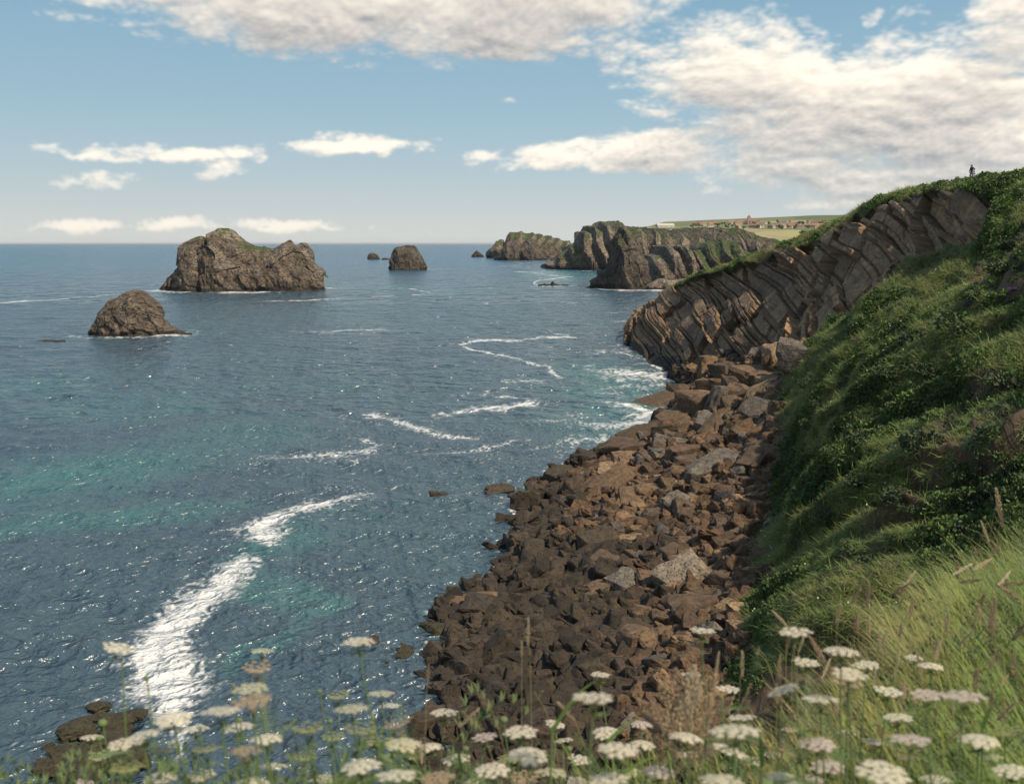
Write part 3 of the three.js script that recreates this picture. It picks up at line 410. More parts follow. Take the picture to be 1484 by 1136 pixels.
// ---------------------------------------------------------------- the coast: shore, green slope and bedded headland, lofted through stations
const S_ = onSea, A_ = at;
const stations = [                                                       // waterline, toe of the slope, two points up it, crest
  [S_(600, 1330), A_(1010, 1120, 46), A_(1250, 1030, 44), A_(1500, 900, 42), A_(2200, 420, 46)],
  [S_(655, 1040), A_(1055, 925, 61), A_(1250, 830, 56), A_(1500, 740, 50), A_(2000, 210, 60)],
  [S_(630, 920), A_(1078, 840, 73), A_(1280, 705, 64), A_(1500, 600, 58), A_(1800, 222, 75)],
  [S_(735, 815), A_(1095, 765, 84), A_(1270, 605, 78), A_(1500, 465, 72), A_(1640, 256, 88)],
  [S_(762, 752), A_(1110, 690, 95), A_(1270, 525, 92), A_(1430, 390, 93), A_(1487, 268, 102)],
  [S_(815, 688), A_(1115, 625, 109), A_(1230, 505, 109), A_(1370, 355, 113), A_(1400, 274, 118)],
  [S_(912, 648), A_(1120, 583, 127), A_(1180, 500, 128), A_(1285, 400, 135), A_(1330, 284, 143)],
  [S_(972, 604), A_(1108, 548, 148), A_(1150, 490, 150), A_(1212, 400, 159), A_(1266, 300, 168)],
  [S_(992, 562), A_(1062, 537, 177), A_(1100, 480, 180), A_(1150, 412, 191), A_(1195, 332, 202)],
  [S_(972, 545), A_(1002, 520, 212), A_(1040, 470, 214), A_(1070, 430, 225), A_(1085, 376, 238)],
  [S_(938, 524), A_(960, 505, 246), A_(978, 470, 250), A_(1002, 437, 261), A_(1005, 404, 274)],
  [S_(908, 498), A_(918, 484, 284), A_(930, 462, 287), A_(945, 446, 296), A_(960, 428, 306)],
  [S_(902, 486), A_(906, 482, 318), A_(912, 474, 322), A_(918, 466, 328), A_(924, 458, 334)],
].map((st, i) => {
  const [w, t, m, n, r] = st, out = V(w.x - t.x, 0, w.z - t.z).normalize(), high = r.y > 27;
  const b = r.clone().add(high ? V(14, 1.2, -16) : V(9, -5, -16)), c = r.clone().add(high ? V(60, 2, -60) : V(26, -r.y - 3, -42));
  return [w.clone().addScaledVector(out, 9).setY(-3), w.clone().setY(-.15), t, m, n, r, b, c];
});
function loft(u, v, out) {                                               // u along the coast, v up the slope: 1 water, 2 toe, 5 crest
  const NS = stations.length, i = clamp(Math.floor(u), 0, NS - 2), t = u - i, j = clamp(Math.floor(v), 0, 6), s = v - j;
  const cr = (a, b, c, d, t) => .5 * (2 * b + (c - a) * t + (2 * a - 5 * b + 4 * c - d) * t * t + (3 * b - a - 3 * c + d) * t * t * t);
  for (const e of ['x', 'y', 'z']) {
    const q = [];
    for (let k = -1; k <= 2; k++) { const col = stations[clamp(i + k, 0, NS - 1)], g = (m) => col[clamp(m, 0, 7)][e]; q.push(lerp(lerp(g(j), g(j + 1), s), cr(g(j - 1), g(j), g(j + 1), g(j + 2), s), .55)); }
    out[e] = cr(q[0], q[1], q[2], q[3], t);
  }
  return out;
}
const rockLo = table([[3.7, 5], [4.2, 4.5], [4.7, 4.05], [5.2, 3.75], [6, 2.9], [6.6, 2.4], [7, 2.1], [7.6, 1.95], [8.2, 1.9], [9, 1]]), rockHi = table([[3.7, 5], [4.2, 4.75], [5, 4.86], [6, 4.97], [6.8, 4.97], [7.1, 4.85], [8, 4.68], [9, 4.72], [10, 4.8], [11, 5.1], [12, 8]]);
// beds dip towards the near end of the headland, more gently further out
const bedSlope = (z) => table([[115, .29], [160, .12], [290, .08]])(-z), bedSum = [0]; for (let s = 1; s < 420; s++) bedSum.push(bedSum[s - 1] + bedSlope(-s + .5));
const bedH = (z) => { const s = clamp(-z, 0, 418), i = Math.floor(s); return lerp(bedSum[i], bedSum[i + 1], s - i); };
const bedAt = (x, y, z) => y + .1 * x - bedH(z);
const isRock = (u, v, x, y, z) => { const n = fbm(x * .12, y * .12, z * .12, 3) * .55; return v > rockLo(u) + n && v < rockHi(u) + n * .55; };
const bareC = [A_(1462, 620, 60), A_(1470, 690, 54), A_(1440, 560, 63), A_(1150, 560, 140)], bareSpot = (x, y, z) => { let s = 0; for (const c of bareC) s = Math.max(s, 1 - Math.hypot(x - c.x, y - c.y, z - c.z) / 6); return Math.max(0, s) * 1.6; };   // earth slips on the slope
const LU = [], LV = [];
for (let u = 0; u < 12.0001; u += (u < 3.6 ? 1 / 46 : u < 9.2 ? 1 / 92 : 1 / 84)) LU.push(u);
for (let v = 0; v < 7.0001; v += (v < .8 ? .2 : v < 2 ? .033 : v < 5.1 ? .0175 : v < 5.5 ? .05 : .25)) LV.push(v);
const LNU = LU.length, LNV = LV.length, LP = new Float32Array(LNU * LNV * 3), LR = new Uint8Array(LNU * LNV), LB = new Float32Array(LNU * LNV);
let LN;
{
  const p = V(), base = new Float32Array(LNU * LNV * 3);
  for (let i = 0; i < LNU; i++) for (let j = 0; j < LNV; j++) { loft(LU[i], LV[j], p); p.toArray(base, (i * LNV + j) * 3); }
  const N0 = gridNormals(LNU, LNV, base);
  for (let i = 0; i < LNU; i++) for (let j = 0; j < LNV; j++) {
    const k = i * LNV + j, u = LU[i], v = LV[j], x = base[k * 3], y = base[k * 3 + 1], z = base[k * 3 + 2], s = Math.sign(N0[k * 3 + 1]) || 1;
    let nx = N0[k * 3] * s, ny = N0[k * 3 + 1] * s, nz = N0[k * 3 + 2] * s, d = 0;
    const rock = isRock(u, v, x, y, z); LR[k] = rock ? 1 : v < 2.02 + fbm(x * .07, 4, z * .07, 4) * 1.1 ? 2 : 0;
    if (rock) {                                                          // beds of uneven thickness, broken into blocks, each standing out by its own amount
      p.set(x, y, z); const bend = noise(x * .03, y * .03, z * .03) * 2.2 + noise(x * .11, y * .11, z * .11) * .5, sc = u > 7.4 ? 1.15 : 1.5;
      const q = (bedAt(x, y, z) + bend * .45) / sc, warp = q + .35 * Math.sin(q * 2.1) + .9 * Math.sin(q * .53 + 1), bed = Math.floor(warp), pack = Math.floor(warp / 3.4 + .25 * noise(0, 3, z * .02));
      const l = y - .8 * x + .3 * z + noise(x * .15, y * .15, z * .15) * .7, cut = 4 + 6 * hash(pack, 9), big = Math.floor(l / cut + hash(pack, 4) * 9), blk = Math.floor(l / (1.6 + 2.4 * hash(bed, 7)) + hash(bed, 3) * 9);
      d = (hash(pack, big, 2) - .5) * 3.2 + (hash(bed, big, 5) - .5) * 1.5 + (hash(bed, blk, 1) - .5) * .35 + fbm(x * .5, y * .5, z * .5, 3) * .3 + noise(x * .045, y * .045, z * .045) * 1.8;
      const fr = warp - bed; if (fr < .2) d -= .6; const fc = l / cut + hash(pack, 4) * 9 - big; if (fc < .03) d -= .4;
      LB[k] = hash(bed, big, 6) * .5 + hash(pack, big, 8) * .5;
      const keep = smooth(0, .3, v - 1) * (1 - .55 * smooth(4.6, 5, v)); d *= lerp(.4, 1, keep);
    } else if (LR[k] === 2) d = fbm(x * .25, y * .25, z * .25, 4) * 1.3;
    else d = ridged(x * .09, y * .05, z * .09, 4) * 1.5 - .8 + fbm(x * .5, y * .5, z * .5, 3) * .55 + ridged((x + z * .3) * .22, y * .07, z * .22, 3) * .7 + (ridged(u * 2.3 + v * .25, v * .35, 3, 3) - .4) * 4.2 * smooth(2, 2.6, v) * smooth(5, 4.5, v);
    const edge = smooth(7, 5.2, v) * smooth(0, .8, v); d *= edge;
    LP[k * 3] = x + nx * d; LP[k * 3 + 1] = y + ny * d; LP[k * 3 + 2] = z + nz * d;
  }
  const soil = [[.030, .036, .012], [.045, .055, .016], [.060, .066, .022], [.085, .058, .034]], stone = [[.145, .094, .055], [.240, .152, .084], [.335, .215, .116], [.255, .180, .116]], shore = [[.040, .031, .022], [.080, .058, .038], [.140, .098, .060]];
  const g = gridGeometry(LNU, LNV, LP, (k, N, c) => {
    const x = LP[k * 3], y = LP[k * 3 + 1], z = LP[k * 3 + 2], n = fbm(x * .15, y * .15, z * .15, 4), f = noise(x * 1.3, y * 1.3, z * 1.3);
    if (LR[k] === 1) { const u = LU[Math.floor(k / LNV)]; pick3(stone, .42 + n * .7 + f * .14 + (LB[k] - .5) * .5 - .16 * smooth(6.8, 8.6, u), c); if (n * .8 + f * .3 > .36) { c[0] *= 1.12; c[1] *= .88; c[2] *= .72; } if (y < 2.2 + n * 3) { c[0] = .052; c[1] = .038; c[2] = .028; } }
    else if (LR[k] === 2) pick3(shore, .45 + n * 1.2 + f * .3, c);
    else { pick3(soil, .4 + n * 1.1 + f * .2, c); if (fbm(x * .08 + 9, y * .08, z * .08, 3) + .3 * bareSpot(x, y, z) > .22) { c[0] = .105 + f * .02; c[1] = .068; c[2] = .040; } }
  }, (k, u) => { const x = LP[k * 3], y = LP[k * 3 + 1], z = LP[k * 3 + 2]; if (LR[k] === 1) { u[0] = (z - y * .4) / 7; u[1] = bedAt(x, y, z) / 5; } else { u[0] = x / 5; u[1] = (z + y * .5) / 5; } }, (k) => LR[k] > 0);
  LN = g.userData.N; for (let k = 0; k < LNU * LNV; k++) if (LN[k * 3 + 1] < -.6) for (let e = 0; e < 3; e++) LN[k * 3 + e] *= -1;
  const coast = new THREE.Mesh(g, bedMat);
  setting(coast, 'coastal_headland', 'bedded rock headland with a steep green slope above a boulder shore');
}
const landUp = (u, v, out) => {                                          // the built surface at (u, v)
  let i = LU.findIndex((q) => q >= u); i = clamp(i, 0, LNU - 1); let j = LV.findIndex((q) => q >= v); j = clamp(j, 0, LNV - 1); const k = i * LNV + j; out.fromArray(LP, k * 3); return k;
};
function onLand(px, py, vmin = .6, vmax = 5) {                             // the built surface seen at a photo pixel
  let best = 1e9, bk = 0; const p = V();
  for (let i = 0; i < LNU; i++) for (let j = 0; j < LNV; j++) { if (LV[j] < vmin || LV[j] > vmax) continue; const k = i * LNV + j; p.fromArray(LP, k * 3); const q = toPixel(p), d = Math.hypot(q[0] - px, q[1] - py) + q[2] * .01; if (d < best) { best = d; bk = k; } }
  return [V().fromArray(LP, bk * 3), bk];
}

// ---------------------------------------------------------------- rocks
function boulderGeometry(seed, sx, sy, sz, { boxy = .72, points = 15, rough = .05, round = 0, wear = 2 } = {}) {   // half sizes; an angular block with broken corners
  const r = rng(seed), pts = [];
  for (let i = 0; i < points + 8; i++) {
    let x, y, z;
    if (i < 8) { const k = boxy + (1 - boxy) * r() * 1.6 - .06, c = () => k * (.82 + .3 * r()); x = ((i & 1) ? 1 : -1) * c(); y = ((i & 2) ? 1 : -1) * c(); z = ((i & 4) ? 1 : -1) * c(); }
    else { const a = r() * 6.283, e = r() * 2 - 1, q = Math.sqrt(1 - e * e), m = Math.max(Math.abs(q * Math.cos(a)), Math.abs(e), Math.abs(q * Math.sin(a))), s = lerp(1 / m, 1, .35 + round * .6) * (.78 + .24 * r()); x = q * Math.cos(a) * s; y = e * s; z = q * Math.sin(a) * s; }
    pts.push(V(x * sx, y * sy, z * sz));
  }
  const hull = new ConvexGeometry(pts), P = hull.attributes.position, tris = [];
  const split = (a, b, c, n) => { if (!n) return tris.push(a, b, c); const ab = a.clone().lerp(b, .5), bc = b.clone().lerp(c, .5), ca = c.clone().lerp(a, .5); split(a, ab, ca, n - 1); split(ab, b, bc, n - 1); split(ca, bc, c, n - 1); split(ab, bc, ca, n - 1); };
  for (let i = 0; i < P.count; i += 3) split(V().fromBufferAttribute(P, i), V().fromBufferAttribute(P, i + 1), V().fromBufferAttribute(P, i + 2), 2);
  const ids = new Map(), vs = []; for (const t of tris) { const k = t.toArray().map((c) => c.toFixed(4)).join(); if (!ids.has(k)) { ids.set(k, vs.length); vs.push(t.clone()); } t.id = ids.get(k); }
  for (let pass = 0; pass < wear; pass++) { const sum = vs.map(() => V()), cnt = vs.map(() => 0); for (let i = 0; i < tris.length; i += 3) for (let q = 0; q < 3; q++) { const A = tris[i + q].id, B = tris[i + (q + 1) % 3].id; sum[A].add(vs[B]); cnt[A]++; sum[B].add(vs[A]); cnt[B]++; } vs.forEach((v, i) => v.lerp(sum[i].multiplyScalar(1 / cnt[i]), .5)); }
  for (const t of tris) t.copy(vs[t.id]);
  const S = (sx + sy + sz) / 3, w = seed * 3.7, n = tris.length, pos = new Float32Array(n * 3), uv = new Float32Array(n * 2), f = V(), a = V();
  for (const t of tris) { if (t.done) continue; t.done = 1; const q = 1 + rough * 2.4 * fbm(t.x / S * 1.3 + w, t.y / S * 1.3, t.z / S * 1.3, 2) + rough * 1.2 * noise(t.x / S * 4 + w, t.y / S * 4, t.z / S * 4) - rough * 1.5 * Math.max(0, 1 - Math.abs(noise(t.x / S * .9, t.y / S * .9 + w, t.z / S * .9)) * 9); t.multiplyScalar(q); }
  const nor = new Float32Array(n * 3);
  for (let i = 0; i < n; i += 3) {
    f.subVectors(tris[i + 1], tris[i]).cross(a.subVectors(tris[i + 2], tris[i])).normalize(); const ax = Math.abs(f.x), ay = Math.abs(f.y), az = Math.abs(f.z);
    for (let e = 0; e < 3; e++) { const t = tris[i + e]; t.toArray(pos, (i + e) * 3); f.toArray(nor, (i + e) * 3); const [p, q] = ay > ax && ay > az ? [t.x, t.z] : ax > az ? [t.z, t.y] : [t.x, t.y]; uv[(i + e) * 2] = (p + seed) / 3.2; uv[(i + e) * 2 + 1] = (q + seed * .37) / 3.2; }
  }
  const g = new THREE.BufferGeometry(); g.setAttribute('position', new THREE.BufferAttribute(pos, 3)); g.setAttribute('normal', new THREE.BufferAttribute(nor, 3)); g.setAttribute('uv', new THREE.BufferAttribute(uv, 2)); return toCreasedNormals(g, .5);
}
const rockMaterial = (c, tex, bump = .09) => new THREE.MeshStandardMaterial({ color: c, map: tex, bumpMap: tex, bumpScale: bump, roughness: .9 });
const M_BROWN = [C(.195, .118, .062), C(.150, .092, .052), C(.245, .155, .084), C(.108, .069, .043)].map((c, i) => rockMaterial(c, i % 2 ? bedTex : stoneTex)), M_GREY = [C(.165, .135, .108), C(.130, .104, .084)].map((c, i) => rockMaterial(c, stoneTex)), M_TAN = rockMaterial(C(.33, .22, .12), stoneTex), M_PALE = rockMaterial(C(.25, .20, .145), stoneTex), M_DARK = [C(.052, .036, .022), C(.074, .050, .028)].map((c) => rockMaterial(c, stoneTex)), M_WEED = rockMaterial(C(.050, .040, .016), stoneTex);
const blocks = []; for (let i = 0; i < 16; i++) { const r = rng(400 + i); blocks.push(boulderGeometry(40 + i, 1, .55 + r() * .4, .7 + r() * .35, { boxy: .5 + r() * .2, points: 15 + Math.floor(r() * 14), rough: .05 + r() * .04, round: .1 + r() * .4, wear: 1 })); }
const rough = []; for (let i = 0; i < 4; i++) rough.push(boulderGeometry(90 + i, 1, .6, .85, { boxy: .6, points: 22, rough: .16, round: .8 }));
const placed = [];
function put(geo, mat, pos, size, rot, name, label, group, category = 'boulder') {
  const m = new THREE.Mesh(geo, mat); m.position.copy(pos); Array.isArray(size) ? m.scale.set(...size) : m.scale.setScalar(size); m.rotation.set(...rot); placed.push([pos.x, pos.z, Array.isArray(size) ? Math.max(size[0], size[2]) : size]); return thing(m, name, label, category, group);
}
{
  const r = rng(1234);
  // blocks one can single out: pixel of the middle, half sizes in pixels (width, height), metres deep, turn, material, label
  const own = [
    [952, 581, 50, 15, .55, [.1, .35, .30], M_BROWN[3], 'long flat-topped slab tilting out of the surf under the headland'],
    [1018, 592, 25, 27, .9, [.1, .5, .15], M_BROWN[1], 'upright dark block leaning beside a tilted slab at the surf'], [1047, 582, 24, 28, .8, [-.2, .2, -.25], M_GREY[1], 'upright grey block wedged between two other upright blocks'], [1068, 578, 20, 22, .9, [.2, .9, .1], M_BROWN[0], 'squarish brown block below a pale rounded boulder'],
    [1124, 514, 23, 20, .9, [0, .3, .1], M_TAN, 'pale tan rounded boulder perched at the top of the rock fall'], [1152, 520, 17, 25, .9, [.1, 1.1, -.1], M_GREY[0], 'grey standing boulder beside the pale rounded one'], [1112, 545, 44, 14, .8, [0, .1, .03], M_BROWN[0], 'long low ledge of brown rock under the pale boulder'],
    [985, 612, 36, 19, .8, [.15, .4, .25], M_BROWN[1], 'broad tilted slab above the foaming inlet'], [930, 637, 30, 20, .7, [.1, .5, .45], M_BROWN[3], 'dark pointed slab rising at the edge of the foam'], [1098, 602, 24, 24, .7, [.3, .6, .5], M_GREY[1], 'steep grey slab with long cracks above the rock fall'], [1026, 622, 22, 17, .9, [.2, .9, .2], M_GREY[0], 'faceted grey boulder among the upper rock fall'],
    [1030, 684, 46, 19, .7, [.08, .35, .22], M_GREY[0], 'large pale flat-topped slab lying across the boulder field'], [1000, 660, 30, 15, .7, [.1, .2, .12], M_BROWN[1], 'long brown slab above the large pale slab'], [938, 716, 26, 15, .8, [.05, .2, -.03], M_BROWN[0], 'flat-faced brown block with a bright front in the boulder field'], [985, 733, 20, 14, .8, [.1, .8, .1], M_GREY[0], 'angular grey block in the middle of the boulder field'],
    [812, 697, 25, 19, .9, [.1, .6, .1], M_DARK[1], 'dark pyramid boulder standing at the water line'], [862, 715, 36, 17, .6, [.2, .6, .48], M_BROWN[3], 'slanting dark slab beside the pyramid boulder'], [895, 702, 34, 18, .6, [.2, .6, .42], M_BROWN[1], 'slanting brown slab next to the dark slanting one'],
    [905, 852, 22, 20, .9, [.1, .5, .2], M_GREY[0], 'pale grey striped boulder among brown rubble'], [992, 842, 40, 30, .8, [.25, .5, .35], M_PALE, 'pale bedded slab with many thin layers set in rubble'], [908, 934, 27, 24, .95, [.1, .6, -.1], M_BROWN[1], 'squared brown boulder with a cracked front in dark rubble'], [1000, 885, 38, 22, .9, [.1, .3, .1], M_BROWN[3], 'rounded dark boulder below the pale bedded slab'],
    [685, 878, 42, 14, .6, [.03, .15, .05], M_BROWN[1], 'long straight-edged slab pointing into the water'], [870, 790, 28, 19, .9, [.1, .3, .05], M_DARK[1], 'squared dark block with a vertical crack'], [868, 818, 38, 17, .9, [.1, .8, .1], M_BROWN[3], 'wide dark block under the cracked square block'], [860, 858, 26, 17, .9, [.15, .5, .3], M_BROWN[1], 'pair-edged dark wedge behind the striped boulder'], [1075, 888, 20, 12, .8, [.1, .3, .05], M_TAN, 'orange brown block at the foot of the green slope'], [1060, 1015, 40, 16, .9, [.1, .5, .1], M_BROWN[3], 'smooth dark ledge at the foot of the slope'],
  ];
  own.forEach(([px, py, w, h, dz, rot, mat, label], i) => {
    const [p] = onLand(px, py + h * .5, .5, py < 540 ? 4.9 : 2.6), m = toPixel(p)[2] / FPX, sx = w * m * 1.05, sy = Math.max(h * m * 1.1, .4);
    p.y += sy * .45; put(boulderGeometry(700 + i, sx, sy, Math.max(sx * dz * .75, sy), { boxy: .66, points: 16, rough: .07, round: .2, wear: 1 }), mat, p, 1, rot, 'boulder', label);
  });
  // rocks standing in the water
  const inSea = [[640, 716, 17, 5, 'reddish flat rock awash off the boulder shore'], [722, 708, 24, 8, 'low dark rock at the tip of the boulder shore'], [748, 718, 19, 7, 'flat dark rock beside the shore tip'], [885, 645, 7, 5, 'small dark rock in the foam of the inlet'], [656, 852, 10, 5, 'weedy rock first in the line off the slab'], [676, 848, 10, 5, 'round weedy rock second in the line off the slab'], [693, 848, 9, 5, 'dark weedy rock third in the line off the slab'], [712, 845, 13, 6, 'larger weedy rock ending the line off the slab'], [692, 834, 8, 3, 'low rock behind the line of weedy rocks'], [632, 906, 26, 10, 'olive weed-covered ledge at the water edge'], [586, 947, 17, 9, 'brown weedy rock alone in shallow water'], [563, 959, 9, 4, 'small reddish rock beside the weedy one'], [623, 964, 12, 6, 'dark cobble in the shallows off the rubble'], [634, 994, 18, 17, 'dark pointed rock standing in the shallows'], [534, 931, 18, 8, 'half-sunk brown rock behind a white flower'], [610, 1085, 30, 14, 'brown slab under the shore flowers'], [70, 1080, 10, 6, 'small dark weed clump off the reef'], [668, 1003, 14, 10, 'dark rock close by the pointed one'], [770, 745, 14, 7, 'dark flat stone between foam and rubble'], [757, 768, 16, 6, 'low wet stone in the wash']];
  inSea.forEach(([px, py, w, h, label], i) => { const p = onSea(px, py + h * .6), m = -p.z / FPX; p.y = h * m * .1; put(i % 3 ? rough[i % 4] : blocks[i % 16], /weed|olive/.test(label) ? M_WEED : M_DARK[i % 2], p, [w * m, h * m * 1.5, w * m * .8], [r() * .2, r() * 6, r() * .2], 'shore_rock', label, undefined, 'rock'); });
  const reef = (cx, cy, n, spread, label) => { const o = new THREE.Group(), c = onSea(cx, cy); o.position.copy(c); for (let i = 0; i < n; i++) { const m = part(o, rough[i % 4], M_WEED, 'reef_rock'); const q = onSea(cx + (r() - .5) * spread, cy + (r() - .5) * spread * .5); m.position.copy(q.sub(c)); const s = .5 + r() * .7; m.position.y = .05; m.scale.set(s, s * .7, s); m.rotation.y = r() * 6; } thing(o, 'weed_reef', label, 'reef'); };
  reef(150, 1052, 16, 110, 'brown weed-covered reef breaking the surface beyond the flowers'); reef(105, 1125, 18, 120, 'dark weed reef nearest the cliff foot'); reef(180, 1095, 6, 50, 'small weed reef between two larger ones');
  // the boulder field
  const cand = []; const p = V();
  for (let q = 0; q < 2600 && cand.length < 245; q++) {
    const u = .6 + Math.pow(r(), .9) * 8.2, v = .93 + r() * 1.2, k = landUp(u, v, p); if (LR[k] === 1 && u > 8) continue; if (p.y < -.6) continue;
    const size = (u > 4.5 ? .8 : .48) + Math.pow(r(), 2.1) * (u > 6 ? 2.6 : u > 4 ? 1.9 : 1.1);
    if (placed.some(([x, z, s]) => Math.hypot(x - p.x, z - p.z) < (s + size) * .62)) continue;
    const wet = p.y < (u < 3 ? 1.9 : 1.2) + r() * .7, mat = wet ? M_DARK[Math.floor(r() * 2)] : r() < .06 ? M_GREY[Math.floor(r() * 2)] : r() < .03 ? M_TAN : M_BROWN[Math.floor(r() * 4)];
    const kind = wet ? ['dark wet boulder at the lower edge of the boulder field', 'wet boulders along the water'] : M_GREY.includes(mat) ? ['plain grey boulder scattered in the brown boulder field', 'grey boulders of the field'] : mat === M_TAN ? ['orange tan boulder scattered in the boulder field', 'tan boulders of the field'] : mat === M_BROWN[3] ? ['dark brown angular boulder in the dry boulder field', 'dark brown boulders of the field'] : mat === M_BROWN[2] ? ['light brown angular boulder in the dry boulder field', 'light brown boulders of the field'] : ['mid brown angular boulder in the dry boulder field', 'brown boulders of the field'];
    p.y += size * .36; cand.push(1); put(blocks[Math.floor(r() * 16)], mat, p.clone(), [size, size * (.7 + r() * .5), size * (.8 + r() * .3)], [(r() - .5) * .9, r() * 6.28, (r() - .5) * .9], 'boulder', kind[0], kind[1]);
  }
  // rubble between them: far too many to count
  const heap = new THREE.Group(), per = blocks.slice(0, 8).map(() => []), m4 = new THREE.Matrix4(), qt = new THREE.Quaternion(), eu = new THREE.Euler(), cc = C(0, 0, 0);
  for (let q = 0; q < 40000; q++) {
    const u = .3 + r() * 8.7, v = (q % 600 ? .88 : .74) + r() * (q % 600 ? 1.45 : .2), k = landUp(u, v, p), off = !(q % 600); if (off) p.y = Math.max(p.y, -.22 - r() * .1); if (p.y < (off ? -.4 : -.25) || (LR[k] === 1 && u > 8.4)) continue; if (v > 2.02 && (LR[k] === 0 || r() < (v - 2.02) * 2.5)) continue;
    const s = (off ? .28 : .12) + Math.pow(r(), 3.4) * (u > 4 ? 1.3 : 1.05), wet = p.y < (u < 3 ? 1.9 : 1.0) + r() * .9, t = .6 + r() * .8;
    cc.setRGB(...(wet ? [.046, .031, .018] : r() < .06 ? [.12, .098, .08] : r() < .12 ? [.21, .132, .070] : [.112, .066, .035]).map((c) => c * t));
    p.y += s * .2 + r() * .12; per[q % 8].push([m4.compose(p, qt.setFromEuler(eu.set((r() - .5) * 1.6, r() * 6.28, (r() - .5) * 1.6)), V(s * (.8 + r() * .9), s * (.45 + r() * .5), s * (.7 + r() * .4))).clone(), cc.clone()]);
  }
  const rub = rockMaterial(C(1, 1, 1), stoneTex, .05);
  per.forEach((l, i) => { const m = new THREE.InstancedMesh(boulderGeometry(150 + i, 1, .6 + (i % 3) * .15, .8, { boxy: .5 + (i % 4) * .08, points: 14, rough: .07, round: .3, wear: 1 }), rub, l.length); l.forEach(([a, b], k) => { m.setMatrixAt(k, a); m.setColorAt(k, b); }); m.name = 'rubble_stones'; heap.add(m); });
  setting(heap, 'rubble', 'loose brown rubble between the boulders of the shore', 'stuff');
}
// slabs of the headland that stand proud of its face, lying along the beds
{
  const coast = scene.getObjectByName('coastal_headland'), r = rng(77), p = V(), fx = V(), ax = V(), bx = V(), basis = new THREE.Matrix4(), q0 = new THREE.Quaternion(), slabs = [];
  for (let i = 0; i < 10; i++) slabs.push(boulderGeometry(300 + i, 1, 1, 1, { boxy: .9, points: 6, rough: .05, wear: 0 }));
  const mats = [C(.270, .172, .096), C(.225, .145, .082), C(.165, .112, .070), C(.300, .195, .108)].map((c) => rockMaterial(c, bedTex, .07));
  let n = 0;
  for (let t = 0; t < 3000 && n < 130; t++) {
    const u = 4.2 + r() * 7.2, v = rockLo(u) + (Math.min(5, rockHi(u)) - rockLo(u)) * r(), k = landUp(u, v, p); if (LR[k] !== 1 || p.y < 1.5) continue;
    const m = new THREE.Mesh(slabs[n % 10], mats[Math.min(3, Math.floor(r() * 3 + (u < 7 ? 1 : 0)))]); m.name = 'rock_slab'; fx.set(-.75, .55, .3).normalize(); ax.set(0, -1, 1 / bedSlope(p.z)).addScaledVector(fx, -V(0, -1, 1 / bedSlope(p.z)).dot(fx)).normalize(); bx.crossVectors(fx, ax).normalize(); q0.setFromRotationMatrix(basis.makeBasis(ax, bx, fx)); m.position.copy(p).addScaledVector(fx, -.38);
    m.quaternion.copy(q0).multiply(new THREE.Quaternion().setFromEuler(new THREE.Euler((r() - .5) * .12, (r() - .5) * .12, (r() - .5) * .06)));
    m.scale.set(1.4 + r() * r() * 3.6, .14 + r() * .3, .5 + r() * .25); coast.add(m); n++;
  }
  shade(coast);
}

// ---------------------------------------------------------------- plants of the slope
function bladeStrip(out, r, x, z, len, lean, dir, width, segs = 3, droop = 1) {   // one curved grass blade
  const cx = Math.cos(dir), sz = Math.sin(dir), px = -sz, pz = cx; let X = x, Y = 0, Z = z, a = lean * .25; const L = len / segs; const rows = [];
  for (let i = 0; i <= segs; i++) { const w = width * (1 - Math.pow(i / segs, 1.6)) * .5; rows.push([X - px * w, Y, Z - pz * w, X + px * w, Y, Z + pz * w]); a += lean * droop / segs; X += cx * Math.sin(a) * L; Z += sz * Math.sin(a) * L; Y += Math.cos(a) * L; }
  for (let i = 0; i < segs; i++) { const A = rows[i], B = rows[i + 1]; out.push(A[0], A[1], A[2], A[3], A[4], A[5], B[3], B[4], B[5]); if (i < segs - 1) out.push(A[0], A[1], A[2], B[3], B[4], B[5], B[0], B[1], B[2]); }
}
function tuftGeometry(seed, n, len, width, spread, lean, segs, wind = null) {
  const r = rng(seed), out = []; for (let i = 0; i < n; i++) { const d = wind === null ? r() * 6.283 : wind + (r() - .5) * 2.2; bladeStrip(out, r, (r() - .5) * spread, (r() - .5) * spread, len * (.55 + r() * .6), lean * (.4 + r() * .9), d, width * (.7 + r() * .6), segs, 1.2); }
  const g = new THREE.BufferGeometry(); g.setAttribute('position', new THREE.Float32BufferAttribute(out, 3)); g.computeVertexNormals(); return g;
}
